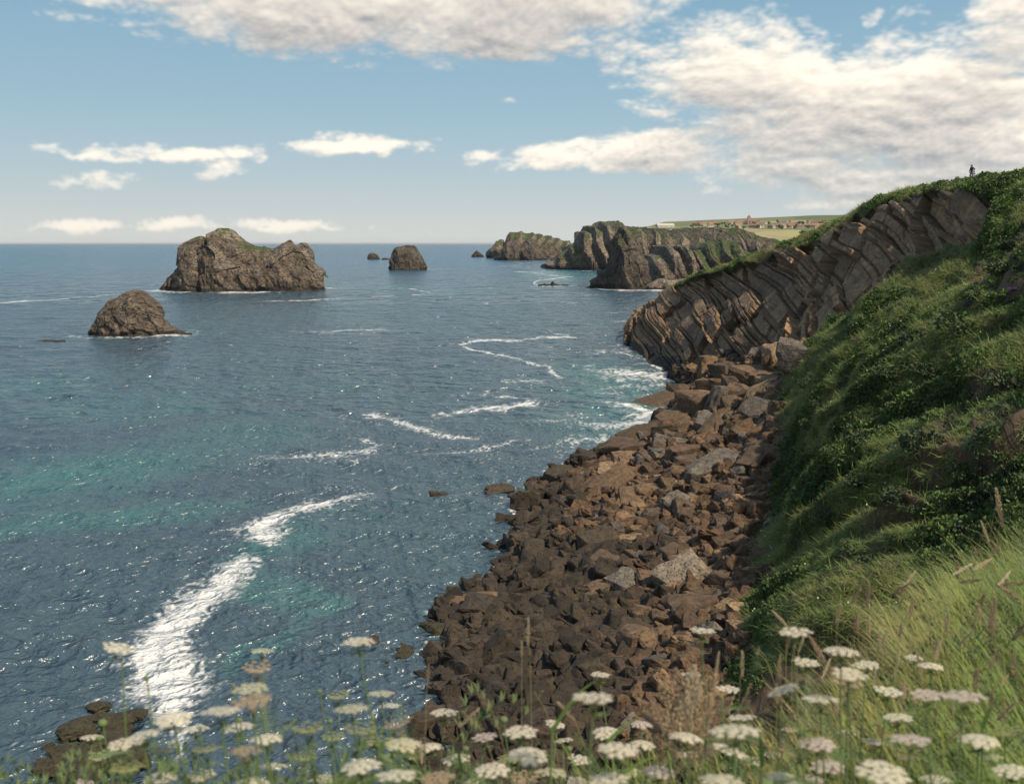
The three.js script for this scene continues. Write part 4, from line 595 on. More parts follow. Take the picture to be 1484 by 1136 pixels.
function leafClump(seed, n, R, flat, size) {                              // leaf-sized faces spread through a domed, uneven crown
  const r = rng(seed), out = [], lobes = []; for (let i = 0; i < 7; i++) { const a = r() * 6.28, q = Math.sqrt(r()) * .62; lobes.push([Math.cos(a) * q, .12 + r() * .5 * (1 - q * .6), Math.sin(a) * q, .28 + r() * .26]); }
  const a = V(), b = V(), c = V(), o = V();
  for (let i = 0; i < n; i++) {
    const l = lobes[Math.floor(r() * 7)], t = r() * 6.283, e = Math.acos(1 - 1.75 * r()), m = l[3] * (.72 + .34 * r()) , x = l[0] + Math.sin(e) * Math.cos(t) * m, y = Math.max(-.05, l[1] + Math.cos(e) * m), z = l[2] + Math.sin(e) * Math.sin(t) * m;
    o.set(x * R, y * R * flat, z * R); a.set(r() - .5, r() - .2, r() - .5).normalize(); b.set(r() - .5, r() - .5, r() - .5).cross(a).normalize(); const s = size * (.6 + r() * .8); a.multiplyScalar(s); b.multiplyScalar(s * .45); c.copy(a).multiplyScalar(.5);
    out.push(o.x, o.y, o.z, o.x + c.x + b.x, o.y + c.y + b.y, o.z + c.z + b.z, o.x + a.x, o.y + a.y, o.z + a.z, o.x, o.y, o.z, o.x + a.x, o.y + a.y, o.z + a.z, o.x + c.x - b.x, o.y + c.y - b.y, o.z + c.z - b.z);
  }
  const g = new THREE.BufferGeometry(); g.setAttribute('position', new THREE.Float32BufferAttribute(out, 3)); g.computeVertexNormals(); return g;
}
const leafMat = (c, t = .35) => new THREE.MeshPhysicalMaterial({ color: c, roughness: .9, transmission: t, thickness: 0, side: THREE.DoubleSide });
function scatter(name, label, geos, mat, list) {                          // list: [matrix, colour]
  const o = new THREE.Group(), by = geos.map(() => []); list.forEach((l, i) => by[i % geos.length].push(l));
  geos.forEach((g, i) => { if (!by[i].length) return; const m = new THREE.InstancedMesh(g, mat, by[i].length); by[i].forEach(([a, c], k) => { m.setMatrixAt(k, a); m.setColorAt(k, c); }); m.name = name + '_clumps'; o.add(m); });
  return setting(o, name, label, 'stuff');
}
const UP = V(0, 1, 0);
{
  const r = rng(555), p = V(), n = V(), q = new THREE.Quaternion(), q2 = new THREE.Quaternion(), grass = [], leafy = [], dots = [], c3 = [0, 0, 0];
  const greens = [[.034, .062, .009], [.066, .125, .016], [.115, .180, .026], [.190, .215, .048], [.23, .175, .080]];
  for (let t = 0; t < 120000; t++) {
    const u = .4 + r() * 11, v = 1.95 + r() * 3.6, k = landUp2(u, v, p); if (LR[k] !== 0 || p.y < 1) continue;
    const bare = fbm(p.x * .08 + 9, p.y * .08, p.z * .08, 3) + .3 * bareSpot(p.x, p.y, p.z); if (bare > .24 && r() < .8) continue;
    n.fromArray(LN, k * 3); if (n.y < 0) n.negate(); n.lerp(UP, .45).normalize(); q.setFromUnitVectors(UP, n).multiply(q2.setFromAxisAngle(UP, r() * 6.28));
    const patch = fbm(p.x * .10, p.y * .10 + 30, p.z * .10, 3) * 1.5 + fbm(p.x * .45, p.y * .45, p.z * .45, 2) * .5, lf = patch < -.12 + (r() - .5) * .2, s = (.5 + r() * .8) * (u > 6 ? 1.25 : 1);
    pick3(greens, (lf ? .30 : .56) + patch * .42 + (r() - .5) * .36 + (u > 6 ? .08 : 0), c3); const j = .8 + r() * .4;
    (lf ? leafy : grass).push([new THREE.Matrix4().compose(p.clone().addScaledVector(n, -.05), q.clone(), V(s, s * (.8 + r() * .5), s)), C(c3[0] * j, c3[1] * j, c3[2] * j)]);
    if (r() < .006 && u < 6) dots.push([new THREE.Matrix4().compose(p.clone().addScaledVector(n, .5), q.clone(), V(1, 1, 1)), C(.7, .68, .6)]);
  }
  scatter('slope_grass', 'rough grass covering the steep slope', [1, 2, 3].map((s) => tuftGeometry(s, 22, .85, .035, .55, 1.5, 3)), leafMat(C(1, 1, 1), .3), grass);
  scatter('ground_cover', 'low leafy ground cover on the steep slope', [4, 5, 6].map((s) => leafClump(s, 70, .62, .8, .17)), leafMat(C(1, 1, 1), .25), leafy);
  scatter('slope_wildflowers', 'tiny white wildflowers dotted over the slope', [new THREE.IcosahedronGeometry(.055, 0)], new THREE.MeshStandardMaterial({ roughness: .9 }), dots);
  // bushes: larger single shrubs
  const crowns = [11, 12, 13, 14, 15].map((s) => leafClump(s, 900, 1, .8, .13)), stemM = new THREE.MeshStandardMaterial({ color: C(.05, .035, .02), roughness: 1 }), cm = [C(.030, .052, .012), C(.042, .070, .014), C(.055, .080, .022)].map((c) => leafMat(c, .22));
  const stem = mergeGeometries([0, 1, 2, 3].map((i) => new THREE.CylinderGeometry(.012, .03, .7, 5).rotateZ(.5).rotateY(i * 1.6).translate(Math.cos(-i * 1.6) * -.15, .2, Math.sin(-i * 1.6) * -.15)));
  const spots = [[1385, 475, 2.4], [1330, 495, 1.9], [1410, 560, 2.2], [1350, 540, 1.8], [1290, 605, 1.7], [1260, 640, 1.5], [1330, 650, 1.9], [1440, 470, 1.8], [1400, 690, 1.3], [1445, 640, 1.6], [1230, 560, 1.4], [1190, 590, 1.2], [1220, 520, 1.3], [1300, 470, 1.6], [1455, 360, 1.6], [1480, 300, 1.4], [1420, 430, 1.5], [1250, 700, 1.3], [1330, 740, 1.2], [1380, 760, 1.2], [1200, 760, 1.0], [1180, 690, 1.1], [1260, 820, 1.0], [1470, 560, 2.0], [1160, 640, 1.0], [1350, 590, 1.6], [1430, 735, 1.1], [1130, 850, .8], [1290, 540, 1.5], [1370, 400, 1.5], [1320, 430, 1.2]];
  const kindOf = [['shrub', 'dark rounded shrub on the steep green slope', 'dark shrubs of the slope'], ['shrub', 'bright green leafy shrub on the steep slope', 'bright shrubs of the slope'], ['shrub', 'grey green low shrub on the steep slope', 'grey shrubs of the slope']];
  for (let i = 0; i < 130; i++) {
    let R, pos; if (i < spots.length) { pos = onLand(spots[i][0], spots[i][1], 2, 4.9)[0]; R = spots[i][2]; } else { const k = landUp2(.8 + r() * 9, 2.1 + r() * 2.9, p); if (LR[k] !== 0) continue; pos = p.clone(); R = .5 + r() * 1.1; }
    const k = i < spots.length ? (i % 4 ? 0 : 1) : i % 3, o = new THREE.Group(); part(o, stem, stemM, 'stem'); part(o, crowns[i % 5], cm[k], 'foliage'); o.position.copy(pos).y -= R * .12; o.scale.set(R * (.9 + r() * .3), R * (.75 + r() * .3), R); o.rotation.y = r() * 6.28; thing(o, ...[kindOf[k][0], kindOf[k][1]], 'shrub', kindOf[k][2]);
  }
  const hm = leafMat(C(.16, .045, .16), .2); for (const [x, y, R, l] of [[1408, 441, .7, 'purple heather patch below the brown outcrop'], [1470, 420, .55, 'purple heather patch high on the green slope']]) { const o = new THREE.Group(); part(o, stem, stemM, 'stem'); part(o, crowns[2], hm, 'flowers'); o.position.copy(onLand(x, y, 2, 4.9)[0]); o.scale.set(R, R * .6, R); thing(o, 'heather', l, 'shrub'); }
}
function landUp2(u, v, out) {                                             // like landUp, but between the grid points
  const i = clamp(bisect(LU, u), 0, LNU - 2), j = clamp(bisect(LV, v), 0, LNV - 2), s = clamp((u - LU[i]) / (LU[i + 1] - LU[i])), t = clamp((v - LV[j]) / (LV[j + 1] - LV[j])), k = i * LNV + j;
  const g = (e) => lerp(lerp(LP[k * 3 + e], LP[(k + 1) * 3 + e], t), lerp(LP[(k + LNV) * 3 + e], LP[(k + LNV + 1) * 3 + e], t), s); out.set(g(0), g(1), g(2)); return k;
}
function bisect(a, x) { let lo = 0, hi = a.length - 1; while (hi - lo > 1) { const m = (lo + hi) >> 1; a[m] > x ? hi = m : lo = m; } return lo; }

// ---------------------------------------------------------------- the clifftop underfoot
const edgeZ = table([[-6, -2.2], [-3, -2.25], [-1, -2.45], [0, -2.5], [.5, -2.6], [1.0, -2.75], [1.65, -3.6], [2.2, -4.5], [3.0, -5.7], [6, -7.4], [12, -9]]);
const nearY = (x, z) => { const e = edgeZ(x), s = Math.max(0, e - z), b = 28.38 - .18 * Math.max(0, -z - .8) + .13 * Math.max(0, x - 1) + .07 * noise(x * .9, z * .9, 3) + .03 * noise(x * 3, z * 3, 5) - .02 * Math.max(0, -x); return b - s * s * .9 / (1 + s * .35) - s * .25; };
{
  const nu = 150, nv = 110, P = new Float32Array(nu * nv * 3);
  for (let i = 0; i < nu; i++) { const x = lerp(-9, 16, i / (nu - 1)); for (let j = 0; j < nv; j++) { const t = j / (nv - 1), z = t < .2 ? lerp(6, -1, t / .2) : lerp(-1, edgeZ(x) - 7, (t - .2) / .8), k = (i * nv + j) * 3; P[k] = x; P[k + 1] = Math.max(nearY(x, z), 9); P[k + 2] = z; } }
  const g = gridGeometry(nu, nv, P, (k, N, c) => { const x = P[k * 3], z = P[k * 3 + 2], n = fbm(x * 1.2, P[k * 3 + 1], z * 1.2, 3); pick3([[.030, .028, .012], [.050, .052, .018], [.085, .070, .034]], .5 + n, c); }, (k, u) => { u[0] = P[k * 3]; u[1] = P[k * 3 + 2] + P[k * 3 + 1] * .5; }, () => false);
  setting(new THREE.Mesh(g, new THREE.MeshStandardMaterial({ vertexColors: true, roughness: 1, map: stoneTex, bumpMap: stoneTex, bumpScale: .02 })), 'clifftop_ground', 'grassy clifftop edge under the flowers');
  const r = rng(909), list = [], dry = [], m = (x, z, s, h) => new THREE.Matrix4().compose(V(x, nearY(x, z) - .02, z), new THREE.Quaternion().setFromAxisAngle(UP, (r() - .5) * 1.1), V(s, h, s)), c3 = [0, 0, 0];
  const tone = [[.080, .140, .016], [.125, .205, .020], [.185, .250, .030], [.290, .275, .060], [.340, .245, .100]];
  for (let t = 0; t < 15000; t++) {
    const x = -2.6 + r() * 8.6, z = edgeZ(x) - .55 + r() * (x > .5 ? 3.4 : 1.7); if (z > -1.5) continue;
    const dens = x > .7 ? .9 : x > .1 ? .6 : .42, rim = smooth(.9, -.3, z - edgeZ(x)), tan = clamp(rim * 1.2 * smooth(4.6, 1.2, x) * smooth(.4, .9, x)); if (r() > dens) continue;
    const d = tan * .5 + fbm(x * .8, 2, z * .8, 3) * .35; pick3(tone, .16 + d * .8 + r() * .4, c3); const j = .8 + r() * .45, s = .75 + r() * .5, low = x < .4 ? .55 : 1;
    list.push([m(x, z, s, s * (.8 + r() * .45) * low), C(c3[0] * j, c3[1] * j, c3[2] * j)]);
  }
  scatter('clifftop_grass', 'long wind-bent grass on the clifftop edge', [[21, 12, .40, .005, 1.0, Math.PI + .4], [22, 9, .34, .009, 1.2, null], [23, 14, .44, .0042, 1.3, Math.PI - .1], [24, 8, .50, .0065, .8, Math.PI + .8], [25, 10, .28, .007, 1.5, null]].map(([s, n, l, w, b, d]) => tuftGeometry(s, n, l, w, .17, b, 5, d)), leafMat(C(1, 1, 1), .42), list);
}

{
  const r = rng(313), list = [], tan = [], q = new THREE.Quaternion();
  for (let t = 0; t < 1500; t++) { const x = -1.9 + r() * 4.6, z = edgeZ(x) - .25 + r() * 1.3; if (z > -1.6 || (x > .5 && r() < .75) || (x > -.1 && x < .5 && r() < .45)) continue; const s = .6 + r() * .9, c = r(); list.push([new THREE.Matrix4().compose(V(x, nearY(x, z) + r() * r() * (x < 0 ? .42 : .14), z), q.setFromAxisAngle(UP, r() * 6.28).clone(), V(s, s * (.8 + r()), s)), C(lerp(.06, .13, c), lerp(.115, .18, c), lerp(.02, .05, c))]); }
  const spray = (seed) => { const k = rng(seed), out = [-.0025, -.45, 0, .0025, -.45, 0, 0, .08, .004]; for (let b = 0; b < 6; b++) { const a = k() * 6.28, L = .10 + k() * .1, up = .4 + k() * .7; for (let i = 0; i < 13; i++) { const t = (i + 1) / 13, X = Math.cos(a) * L * t, Z = Math.sin(a) * L * t, Y = L * up * Math.sin(t * 2.2), w = .035 * (1 - t * .75), s = i % 2 ? 1 : -1, nx = -Math.sin(a) * s * w, nz = Math.cos(a) * s * w; out.push(X, Y, Z, X + nx * .5 + Math.cos(a) * .012, Y + .004, Z + nz * .5 + Math.sin(a) * .012, X + nx + Math.cos(a) * w * .5, Y + .012, Z + nz + Math.sin(a) * w * .5, X, Y - .002, Z, X + Math.cos(a) * .01, Y + .004, Z + Math.sin(a) * .01, X + nx * .6 + Math.cos(a) * w, Y + .015, Z + nz * .6 + Math.sin(a) * w); } } const g = new THREE.BufferGeometry(); g.setAttribute('position', new THREE.Float32BufferAttribute(out, 3)); g.computeVertexNormals(); return g; };
  scatter('clifftop_herbs', 'feathery green leaves and dry stems below the flowers', [1, 2, 3].map(spray), leafMat(C(1, 1, 1), .4), list);
}

// ---------------------------------------------------------------- flowers and seed heads of the clifftop
const stemMat = leafMat(C(.085, .135, .035), .15), budMat = leafMat(C(.14, .19, .055), .3), bractMat = leafMat(C(.10, .15, .04), .25);
function umbel(seed, dome, cup, n = 26) {                                // head of one unit across: many small umbels of five-petalled florets
  const r = rng(seed), fl = [], ray = [], petal = (o, nx, nz, s) => { for (let k = 0; k < 5; k++) { const a = k * 1.2566 + r(), b = a + .75; fl.push(o.x, o.y, o.z, o.x + Math.cos(b) * s, o.y + s * .16 - nx * Math.cos(b) * s - nz * Math.sin(b) * s, o.z + Math.sin(b) * s, o.x + Math.cos(a) * s, o.y + s * .16 - nx * Math.cos(a) * s - nz * Math.sin(a) * s, o.z + Math.sin(a) * s); } };
  const cell = (X, Y, Z, X2, Z2, rad) => { for (let i = 0; i < 15; i++) { const a = i * 2.399, q = Math.sqrt((i + .5) / 15) * rad, x = X + Math.cos(a) * q, z = Z + Math.sin(a) * q; petal(V(x, Y - q * q * 4.2 - (X2 * (x - X) + Z2 * (z - Z)) + r() * .012, z), X2, Z2, .026 + r() * .008); } };
  for (let i = 0; i < n; i++) {
    const a = i * 2.39996 + r() * .25, q = Math.sqrt((i + .4) / n) * .44 * (.94 + r() * .1), x = Math.cos(a) * q, z = Math.sin(a) * q, sl = dome * 2 * q - (cup ? .9 * q : 0), y = (cup ? 1 : 0) * q * q * cup * 1.8 - dome * q * q + (r() - .5) * .02;
    cell(x, y, z, dome * 2 * x * .8, dome * 2 * z * .8, .060 + r() * .018);
    for (let s = 0; s < 2; s++) { const b = a + s * 1.57, w = .006; ray.push(Math.cos(b) * w, -.34, Math.sin(b) * w, -Math.cos(b) * w, -.34, -Math.sin(b) * w, x, y - .02, z); }
  }
  const br = []; for (let i = 0; i < 9; i++) { const a = i * .698, c = Math.cos(a), s = Math.sin(a); br.push(0, -.34, 0, c * .16 - s * .012, -.40, s * .16 + c * .012, c * .3, -.44 + r() * .1, s * .3); }
  const G = (a) => { const g = new THREE.BufferGeometry(); g.setAttribute('position', new THREE.Float32BufferAttribute(a, 3)); g.computeVertexNormals(); return g; };
  return { head: G(fl), rays: G(ray), bracts: G(br) };
}
const umbels = { w: [umbel(1, .3, 0, 30), umbel(2, .18, 0, 28), umbel(3, .48, 0, 34)], f: [umbel(4, .08, 0, 26)], g: [umbel(5, 0, .45, 26), umbel(6, .1, .3, 24)] };
const petalMat = { w: leafMat(C(.70, .635, .50), .3), y: leafMat(C(.56, .52, .34), .3), g: leafMat(C(.26, .265, .085), .25), p: leafMat(C(.60, .49, .44), .3), t: leafMat(C(.36, .265, .16), .2) };
const kindName = { w: 'white', y: 'cream', g: 'yellow green', p: 'pink tinged', t: 'tan withered' };
function tube(pts, r0, r1, sides = 5) { const c = new THREE.CatmullRomCurve3(pts), g = new THREE.TubeGeometry(c, 10, 1, sides), P = g.attributes.position, o = V(); for (let i = 0; i <= 10; i++) { c.getPointAt(i / 10, o); const R = lerp(r0, r1, i / 10); for (let k = 0; k <= sides; k++) { const q = i * (sides + 1) + k; P.setXYZ(q, o.x + (P.getX(q) - o.x) * R, o.y + (P.getY(q) - o.y) * R, o.z + (P.getZ(q) - o.z) * R); } } return g; }
const leafSpray = (() => { const r = rng(61), out = []; for (let i = 0; i < 34; i++) { const t = i / 34, s = i % 2 ? 1 : -1, x = .02 + t * .16, y = .03 + t * .07, w = .045 * (1 - t * .7), a = V(x, y, 0), b = V(x + w * .6, y + .01 + r() * .012, s * w), n = .0035; out.push(a.x - n, a.y, a.z, a.x + n, a.y, a.z, b.x, b.y, b.z, a.x + w * .2, a.y, s * w * .4, a.x + w * .3, a.y, s * w * .45, a.x + w * .1 + .012, a.y + .01, s * w * .9); } const g = new THREE.BufferGeometry(); g.setAttribute('position', new THREE.Float32BufferAttribute(out, 3)); g.computeVertexNormals(); return g; })();
const flowers = [
  [171, 938, 46, 'f', 'w', .25], [380, 942, 36, 'w', 'y'], [372, 972, 44, 'g', 't'], [363, 997, 52, 'f', 'y'], [365, 1015, 56, 'f', 't'], [251, 1037, 54, 'w', 'w'], [320, 1029, 60, 'f', 'w'], [180, 1076, 50, 'w', 'w'], [236, 1089, 52, 'g', 'g'], [300, 1087, 50, 'g', 'g'], [355, 1087, 54, 'f', 't'], [386, 1066, 50, 'w', 'w'], [185, 1117, 54, 'g', 'g'], [233, 1125, 50, 'w', 'w'], [395, 1110, 42, 'f', 'y'], [520, 929, 48, 'f', 'w'], [490, 1011, 34, 'g', 'g'], [510, 1026, 52, 'f', 'y'], [522, 1062, 52, 'g', 'g'], [552, 1004, 40, 'w', 'y'], [566, 1022, 32, 'f', 'w'], [523, 1107, 60, 'w', 'w'], [575, 1122, 60, 'w', 'w'], [366, 1129, 52, 'w', 'w'], [470, 1128, 44, 'w', 'y'], [440, 1098, 40, 'g', 'g'], [145, 1100, 40, 'g', 'y'], [290, 1126, 46, 'g', 'y'],
  [644, 1031, 40, 'w', 'w'], [584, 1075, 50, 'w', 'y'], [600, 1098, 34, 'g', 'g'], [755, 1059, 50, 'w', 'w'], [766, 1090, 60, 'w', 'w'], [714, 1113, 52, 'w', 'w'], [634, 1126, 52, 'w', 't'], [690, 1129, 36, 'w', 'y'], [870, 977, 30, 'f', 'w'], [860, 1010, 64, 'f', 'w'], [878, 1058, 42, 'w', 'w'], [896, 1083, 60, 'w', 'w'], [880, 1128, 66, 'w', 'w'], [930, 1047, 32, 'w', 'p'], [955, 1116, 48, 'w', 'p'], [800, 1118, 46, 'w', 'y'], [840, 1100, 36, 'f', 'w'], [737, 1098, 34, 'w', 'g'],
  [1018, 913, 38, 'f', 'w'], [1153, 915, 46, 'f', 'w', -.12], [1220, 941, 50, 'w', 'w'], [1168, 959, 40, 'f', 'w'], [1256, 963, 38, 'f', 'w'], [1136, 999, 48, 'f', 'w', -.3], [1190, 1012, 52, 'f', 'w'], [1231, 976, 52, 'f', 'w'], [1230, 994, 44, 'g', 't'], [1325, 953, 26, 'f', 'w'], [1350, 962, 36, 'w', 'w'], [1288, 1001, 40, 'f', 'w'], [1302, 1038, 42, 'w', 'w'], [1345, 1006, 50, 'f', 'p'], [1398, 1008, 58, 'f', 'p'], [1378, 1042, 24, 'f', 'w'], [1420, 1068, 58, 'w', 'w'], [1065, 1055, 74, 'w', 'w'], [1075, 1039, 40, 'f', 'w'], [1145, 1057, 26, 'f', 'w'], [1280, 1115, 78, 'w', 'w'], [1045, 1128, 66, 'w', 'w'], [1130, 1126, 52, 'w', 'w'], [1468, 1115, 52, 'w', 'w'], [1320, 1070, 58, 'w', 'p'], [1345, 1081, 34, 'f', 'w'], [1185, 1075, 54, 'w', 'p'], [1230, 1063, 34, 'f', 'w'], [1385, 1121, 40, 'w', 'p'], [1000, 977, 32, 'f', 'w'], [996, 1093, 34, 'f', 'w'], [1120, 1090, 36, 'w', 'p'], [1200, 1108, 50, 'w', 'p'], [1435, 1095, 40, 'w', 'y'], [1355, 1125, 46, 'w', 'w'], [1090, 1100, 40, 'w', 'y'], [1056, 998, 34, 'f', 'w'],
];
{ const r = rng(88); for (let i = 0; i < 190; i++) { const px = 120 + r() * 1350, py = 1046 + r() * 88, t = r(); if (flowers.some((q) => Math.hypot(q[0] - px, (q[1] - py) * 1.5) < 34)) continue; flowers.push([px, py, 28 + r() * 24, t < .4 ? 'w' : t < .7 ? 'f' : 'g', t < .35 ? 'w' : t < .55 ? 'y' : t < .7 ? 'p' : t < .88 ? 'g' : 't', (r() - .5) * .5]); } }
{
  const r = rng(4242);
  flowers.forEach(([px, py, w, shape, tone, tilt = 0], i) => {
    const D = .082 * (.95 + .1 * r()), d = clamp(D * FPX / w, 1.75, 3.7), h = at(px, py, d * .97), size = w * (d * 1.1) / FPX, g = new THREE.Group();
    const bx = h.x + (r() - .5) * .12 + (px < 600 ? .1 : 0), bz = Math.max(h.z + .05 + r() * .12, edgeZ(bx) - .4), by = Math.min(nearY(bx, bz), h.y - .25); g.position.set(bx, by, bz);
    const top = V(h.x - bx, h.y - by, h.z - bz), neck = top.clone().addScaledVector(V(Math.sin(-tilt), 1, 0), -.34 * size);
    part(g, tube([V(0, -.05, 0), V(top.x * .2 + (r() - .5) * .03, top.y * .4, top.z * .3), V(top.x * .75, top.y * .75, top.z * .8), neck], .0032, .0020), stemMat, 'stem');
    const U = umbels[shape][i % umbels[shape].length], hd = part(g, U.head, petalMat[tone], 'flower_head'); hd.position.copy(top); hd.scale.setScalar(size); hd.rotation.order = 'ZXY'; hd.rotation.set((r() - .5) * .25 - .16, r() * 6.28, 0); hd.rotation.z = -tilt + (r() - .5) * .16;
    const a = new THREE.Mesh(U.rays, tone === 't' ? petalMat.t : bractMat); a.name = 'ray'; hd.add(a); const b = new THREE.Mesh(U.bracts, bractMat); b.name = 'bract'; hd.add(b);
    for (let q = 0; q < 3; q++) { const lf = part(g, leafSpray, bractMat, 'leaf'); lf.position.set(top.x * .3, top.y * (.2 + .25 * q), top.z * .3); lf.rotation.y = r() * 6.28; lf.scale.setScalar(.7 + r() * .5); }
    const form = shape === 'g' ? 'cupped' : shape === 'f' ? 'flat' : 'domed', where = px < 620 ? 'over the water' : px < 960 ? 'before the boulder shore' : 'in the clifftop grass', lab = `${kindName[tone]} ${form} wild carrot flower head ${where}`;
    thing(g, 'wild_carrot', lab, 'flower', `${kindName[tone]} ${form} flower heads ${where}`);
  });
  // closed buds
  const bud = new THREE.IcosahedronGeometry(1, 1); bud.scale(1, .85, 1);
  [[212, 983, 8], [148, 1048, 13], [143, 1070, 9], [130, 1092, 7], [463, 1002, 7], [451, 1057, 9], [425, 1057, 6], [347, 1044, 8], [338, 994, 6], [290, 1055, 6], [160, 1090, 8], [730, 1043, 11], [1045, 1010, 7], [540, 1040, 7], [478, 1045, 8], [675, 1085, 8], [825, 1085, 9], [965, 1085, 8], [1085, 1075, 10], [1250, 1090, 9]].forEach(([px, py, R]) => {
    const d = 2.3, h = at(px, py, d), g = new THREE.Group(), bx = h.x + .08 + (r() - .5) * .08, bz = Math.max(h.z + .12, edgeZ(bx) - .3), by = Math.min(nearY(bx, bz), h.y - .2); g.position.set(bx, by, bz);
    const t = V(h.x - bx, h.y - by, h.z - bz); part(g, tube([V(0, -.05, 0), V(t.x * .3, t.y * .5, t.z * .4), t], .003, .0018), stemMat, 'stem'); const b = part(g, bud, budMat, 'flower_bud'); b.position.copy(t); b.scale.setScalar(R * .55 * d / FPX);
    thing(g, 'wild_carrot_bud', 'round green flower bud on a thin bare stem', 'flower bud', 'flower buds among the clifftop flowers');
  });
  // grass seed heads: slender panicles of many spikelets
  const spike = (seed, n, wide) => { const q = rng(seed), P = []; for (let i = 0; i < n; i++) { const t = i / n, a = i * 2.4, R = wide * Math.sin(Math.PI * Math.min(1, t * .9 + .1)) * (.5 + q() * .7), g = new THREE.OctahedronGeometry(1, 0); g.scale(.018 + q() * .012, .055 + q() * .02, .018 + q() * .012); g.rotateZ(-.5 * Math.cos(a)); g.rotateX(.5 * Math.sin(a)); g.translate(Math.cos(a) * R, t - .5, Math.sin(a) * R); P.push(g); } return mergeGeometries(P); };
  const spikes = [spike(1, 60, .07), spike(2, 70, .10), spike(3, 46, .05), spike(4, 90, .17)], seedM = [leafMat(C(.40, .29, .17), .25), leafMat(C(.30, .20, .13), .25), leafMat(C(.46, .37, .24), .25)], straw = leafMat(C(.22, .19, .075), .15);
  const heads = [[1447, 728, 44, .25, 4.6], [1452, 752, 26, .2, 4.4], [1428, 770, 34, .4, 4.3], [1418, 798, 34, -1.1, 4.1], [1444, 795, 30, .6, 4.2], [1396, 825, 40, -1.25, 3.9], [1424, 818, 40, -1.3, 3.9], [1408, 842, 32, -1.2, 3.8], [1456, 838, 40, -1.2, 3.8], [1476, 846, 44, -1.2, 3.7], [1462, 858, 36, -1.1, 3.7], [1374, 900, 36, .05, 3.5], [1416, 890, 34, .2, 3.4], [1440, 886, 44, -.3, 3.4], [1400, 925, 34, -.6, 3.3], [1360, 942, 36, .7, 3.2], [1322, 880, 30, .5, 3.9], [1280, 930, 34, .3, 3.6], [1260, 905, 28, .5, 3.9], [1478, 915, 40, -.5, 3.3], [1440, 955, 44, -.4, 3.1], [1470, 965, 50, -.4, 3.0], [1415, 985, 40, .1, 3.0], [765, 916, 46, -.1, 2.9], [756, 940, 26, 0, 2.9], [620, 975, 30, .1, 2.7], [1076, 962, 44, .1, 2.8], [1085, 1000, 32, .5, 2.7], [1184, 940, 44, .75, 2.9], [1198, 968, 34, .8, 2.8], [1130, 965, 36, .05, 2.9], [1240, 905, 34, -.3, 3.5], [1300, 965, 34, -.2, 3.2], [1222, 1000, 44, .5, 2.7], [1310, 1000, 36, .9, 2.8], [1390, 1060, 40, .7, 2.5], [1460, 1030, 44, -.6, 2.7], [1150, 1035, 40, .8, 2.5], [680, 1040, 44, -.8, 2.5], [820, 1030, 46, -.7, 2.5], [700, 1015, 40, -.7, 2.6], [610, 1090, 36, .4, 2.3], [780, 1010, 30, -.6, 2.7], [1275, 1060, 36, -.5, 2.5], [1040, 960, 36, .1, 2.8]];
  for (let i = 0; i < 46; i++) { const px = 1090 + r() * 390, py = 800 + Math.max(0, 1330 - px) * .45 + r() * 260; heads.push([px, py, 22 + r() * 18, (r() - .6) * 1.5, 4.3 - (py - 780) * .0055]); }
  heads.forEach(([px, py, len, lean, d], i) => {
    const h = at(px, py, d), L = len * d / FPX, g = new THREE.Group(), bx = h.x - Math.sin(lean) * .18, bz = Math.max(h.z + .05, edgeZ(bx) - .35), by = Math.min(nearY(bx, bz), h.y - .18); g.position.set(bx, by, bz);
    const t = V(h.x - bx, h.y - by, h.z - bz), foot = t.clone().addScaledVector(V(Math.sin(lean), Math.cos(lean), 0), -L * .5); part(g, tube([V(0, -.05, 0), V(foot.x * .25, foot.y * .55, foot.z * .5), foot, t.clone().addScaledVector(V(Math.sin(lean), Math.cos(lean), 0), L * .4)], .0016, .0009, 4), straw, 'stalk');
    const m = part(g, spikes[i % 3], seedM[i % 3], 'seed_head'); m.position.copy(t); m.scale.setScalar(L); m.rotation.z = -lean; m.rotation.y = r() * 6;
    thing(g, 'grass_seed_head', px < 960 ? 'dry grass stalk with a slender seed head before the shore' : 'tan grass stalk with a feathery seed head in green grass', 'grass stalk', px < 960 ? 'dry seed heads before the shore' : 'seed heads of the clifftop grass');
  });
  // the thick bunch of withered plumes
  [[968, 1010, 60, -.5], [985, 1000, 70, -.2], [1003, 996, 70, .1], [1025, 1004, 64, .4], [960, 1040, 66, -.6], [990, 1040, 76, 0], [1020, 1036, 70, .3], [1045, 1030, 56, .7], [975, 1068, 70, -.3], [1008, 1070, 70, .2], [940, 1028, 50, -.8], [1012, 1018, 66, -.1]].forEach(([px, py, len, lean], i) => {
    const d = 2.25 + r() * .15, h = at(px, py, d), L = len * d / FPX, g = new THREE.Group(), bx = at(995, 1100, d).x, bz = -2.2; g.position.set(bx, nearY(bx, bz), bz); const t = V(h.x - bx, h.y - g.position.y, h.z - bz);
    part(g, tube([V((i - 6) * .004, -.03, 0), V(t.x * .3, t.y * .5, t.z * .5), t], .0018, .001, 4), straw, 'stalk'); const m = part(g, spikes[3], seedM[i % 3], 'seed_head'); m.position.copy(t); m.scale.set(L * 1.1, L, L * 1.1); m.rotation.z = -lean; thing(g, 'withered_plume', 'withered tan plume in a thick dry bunch among the flowers', 'dry plant', 'withered plumes of the dry bunch');
  });
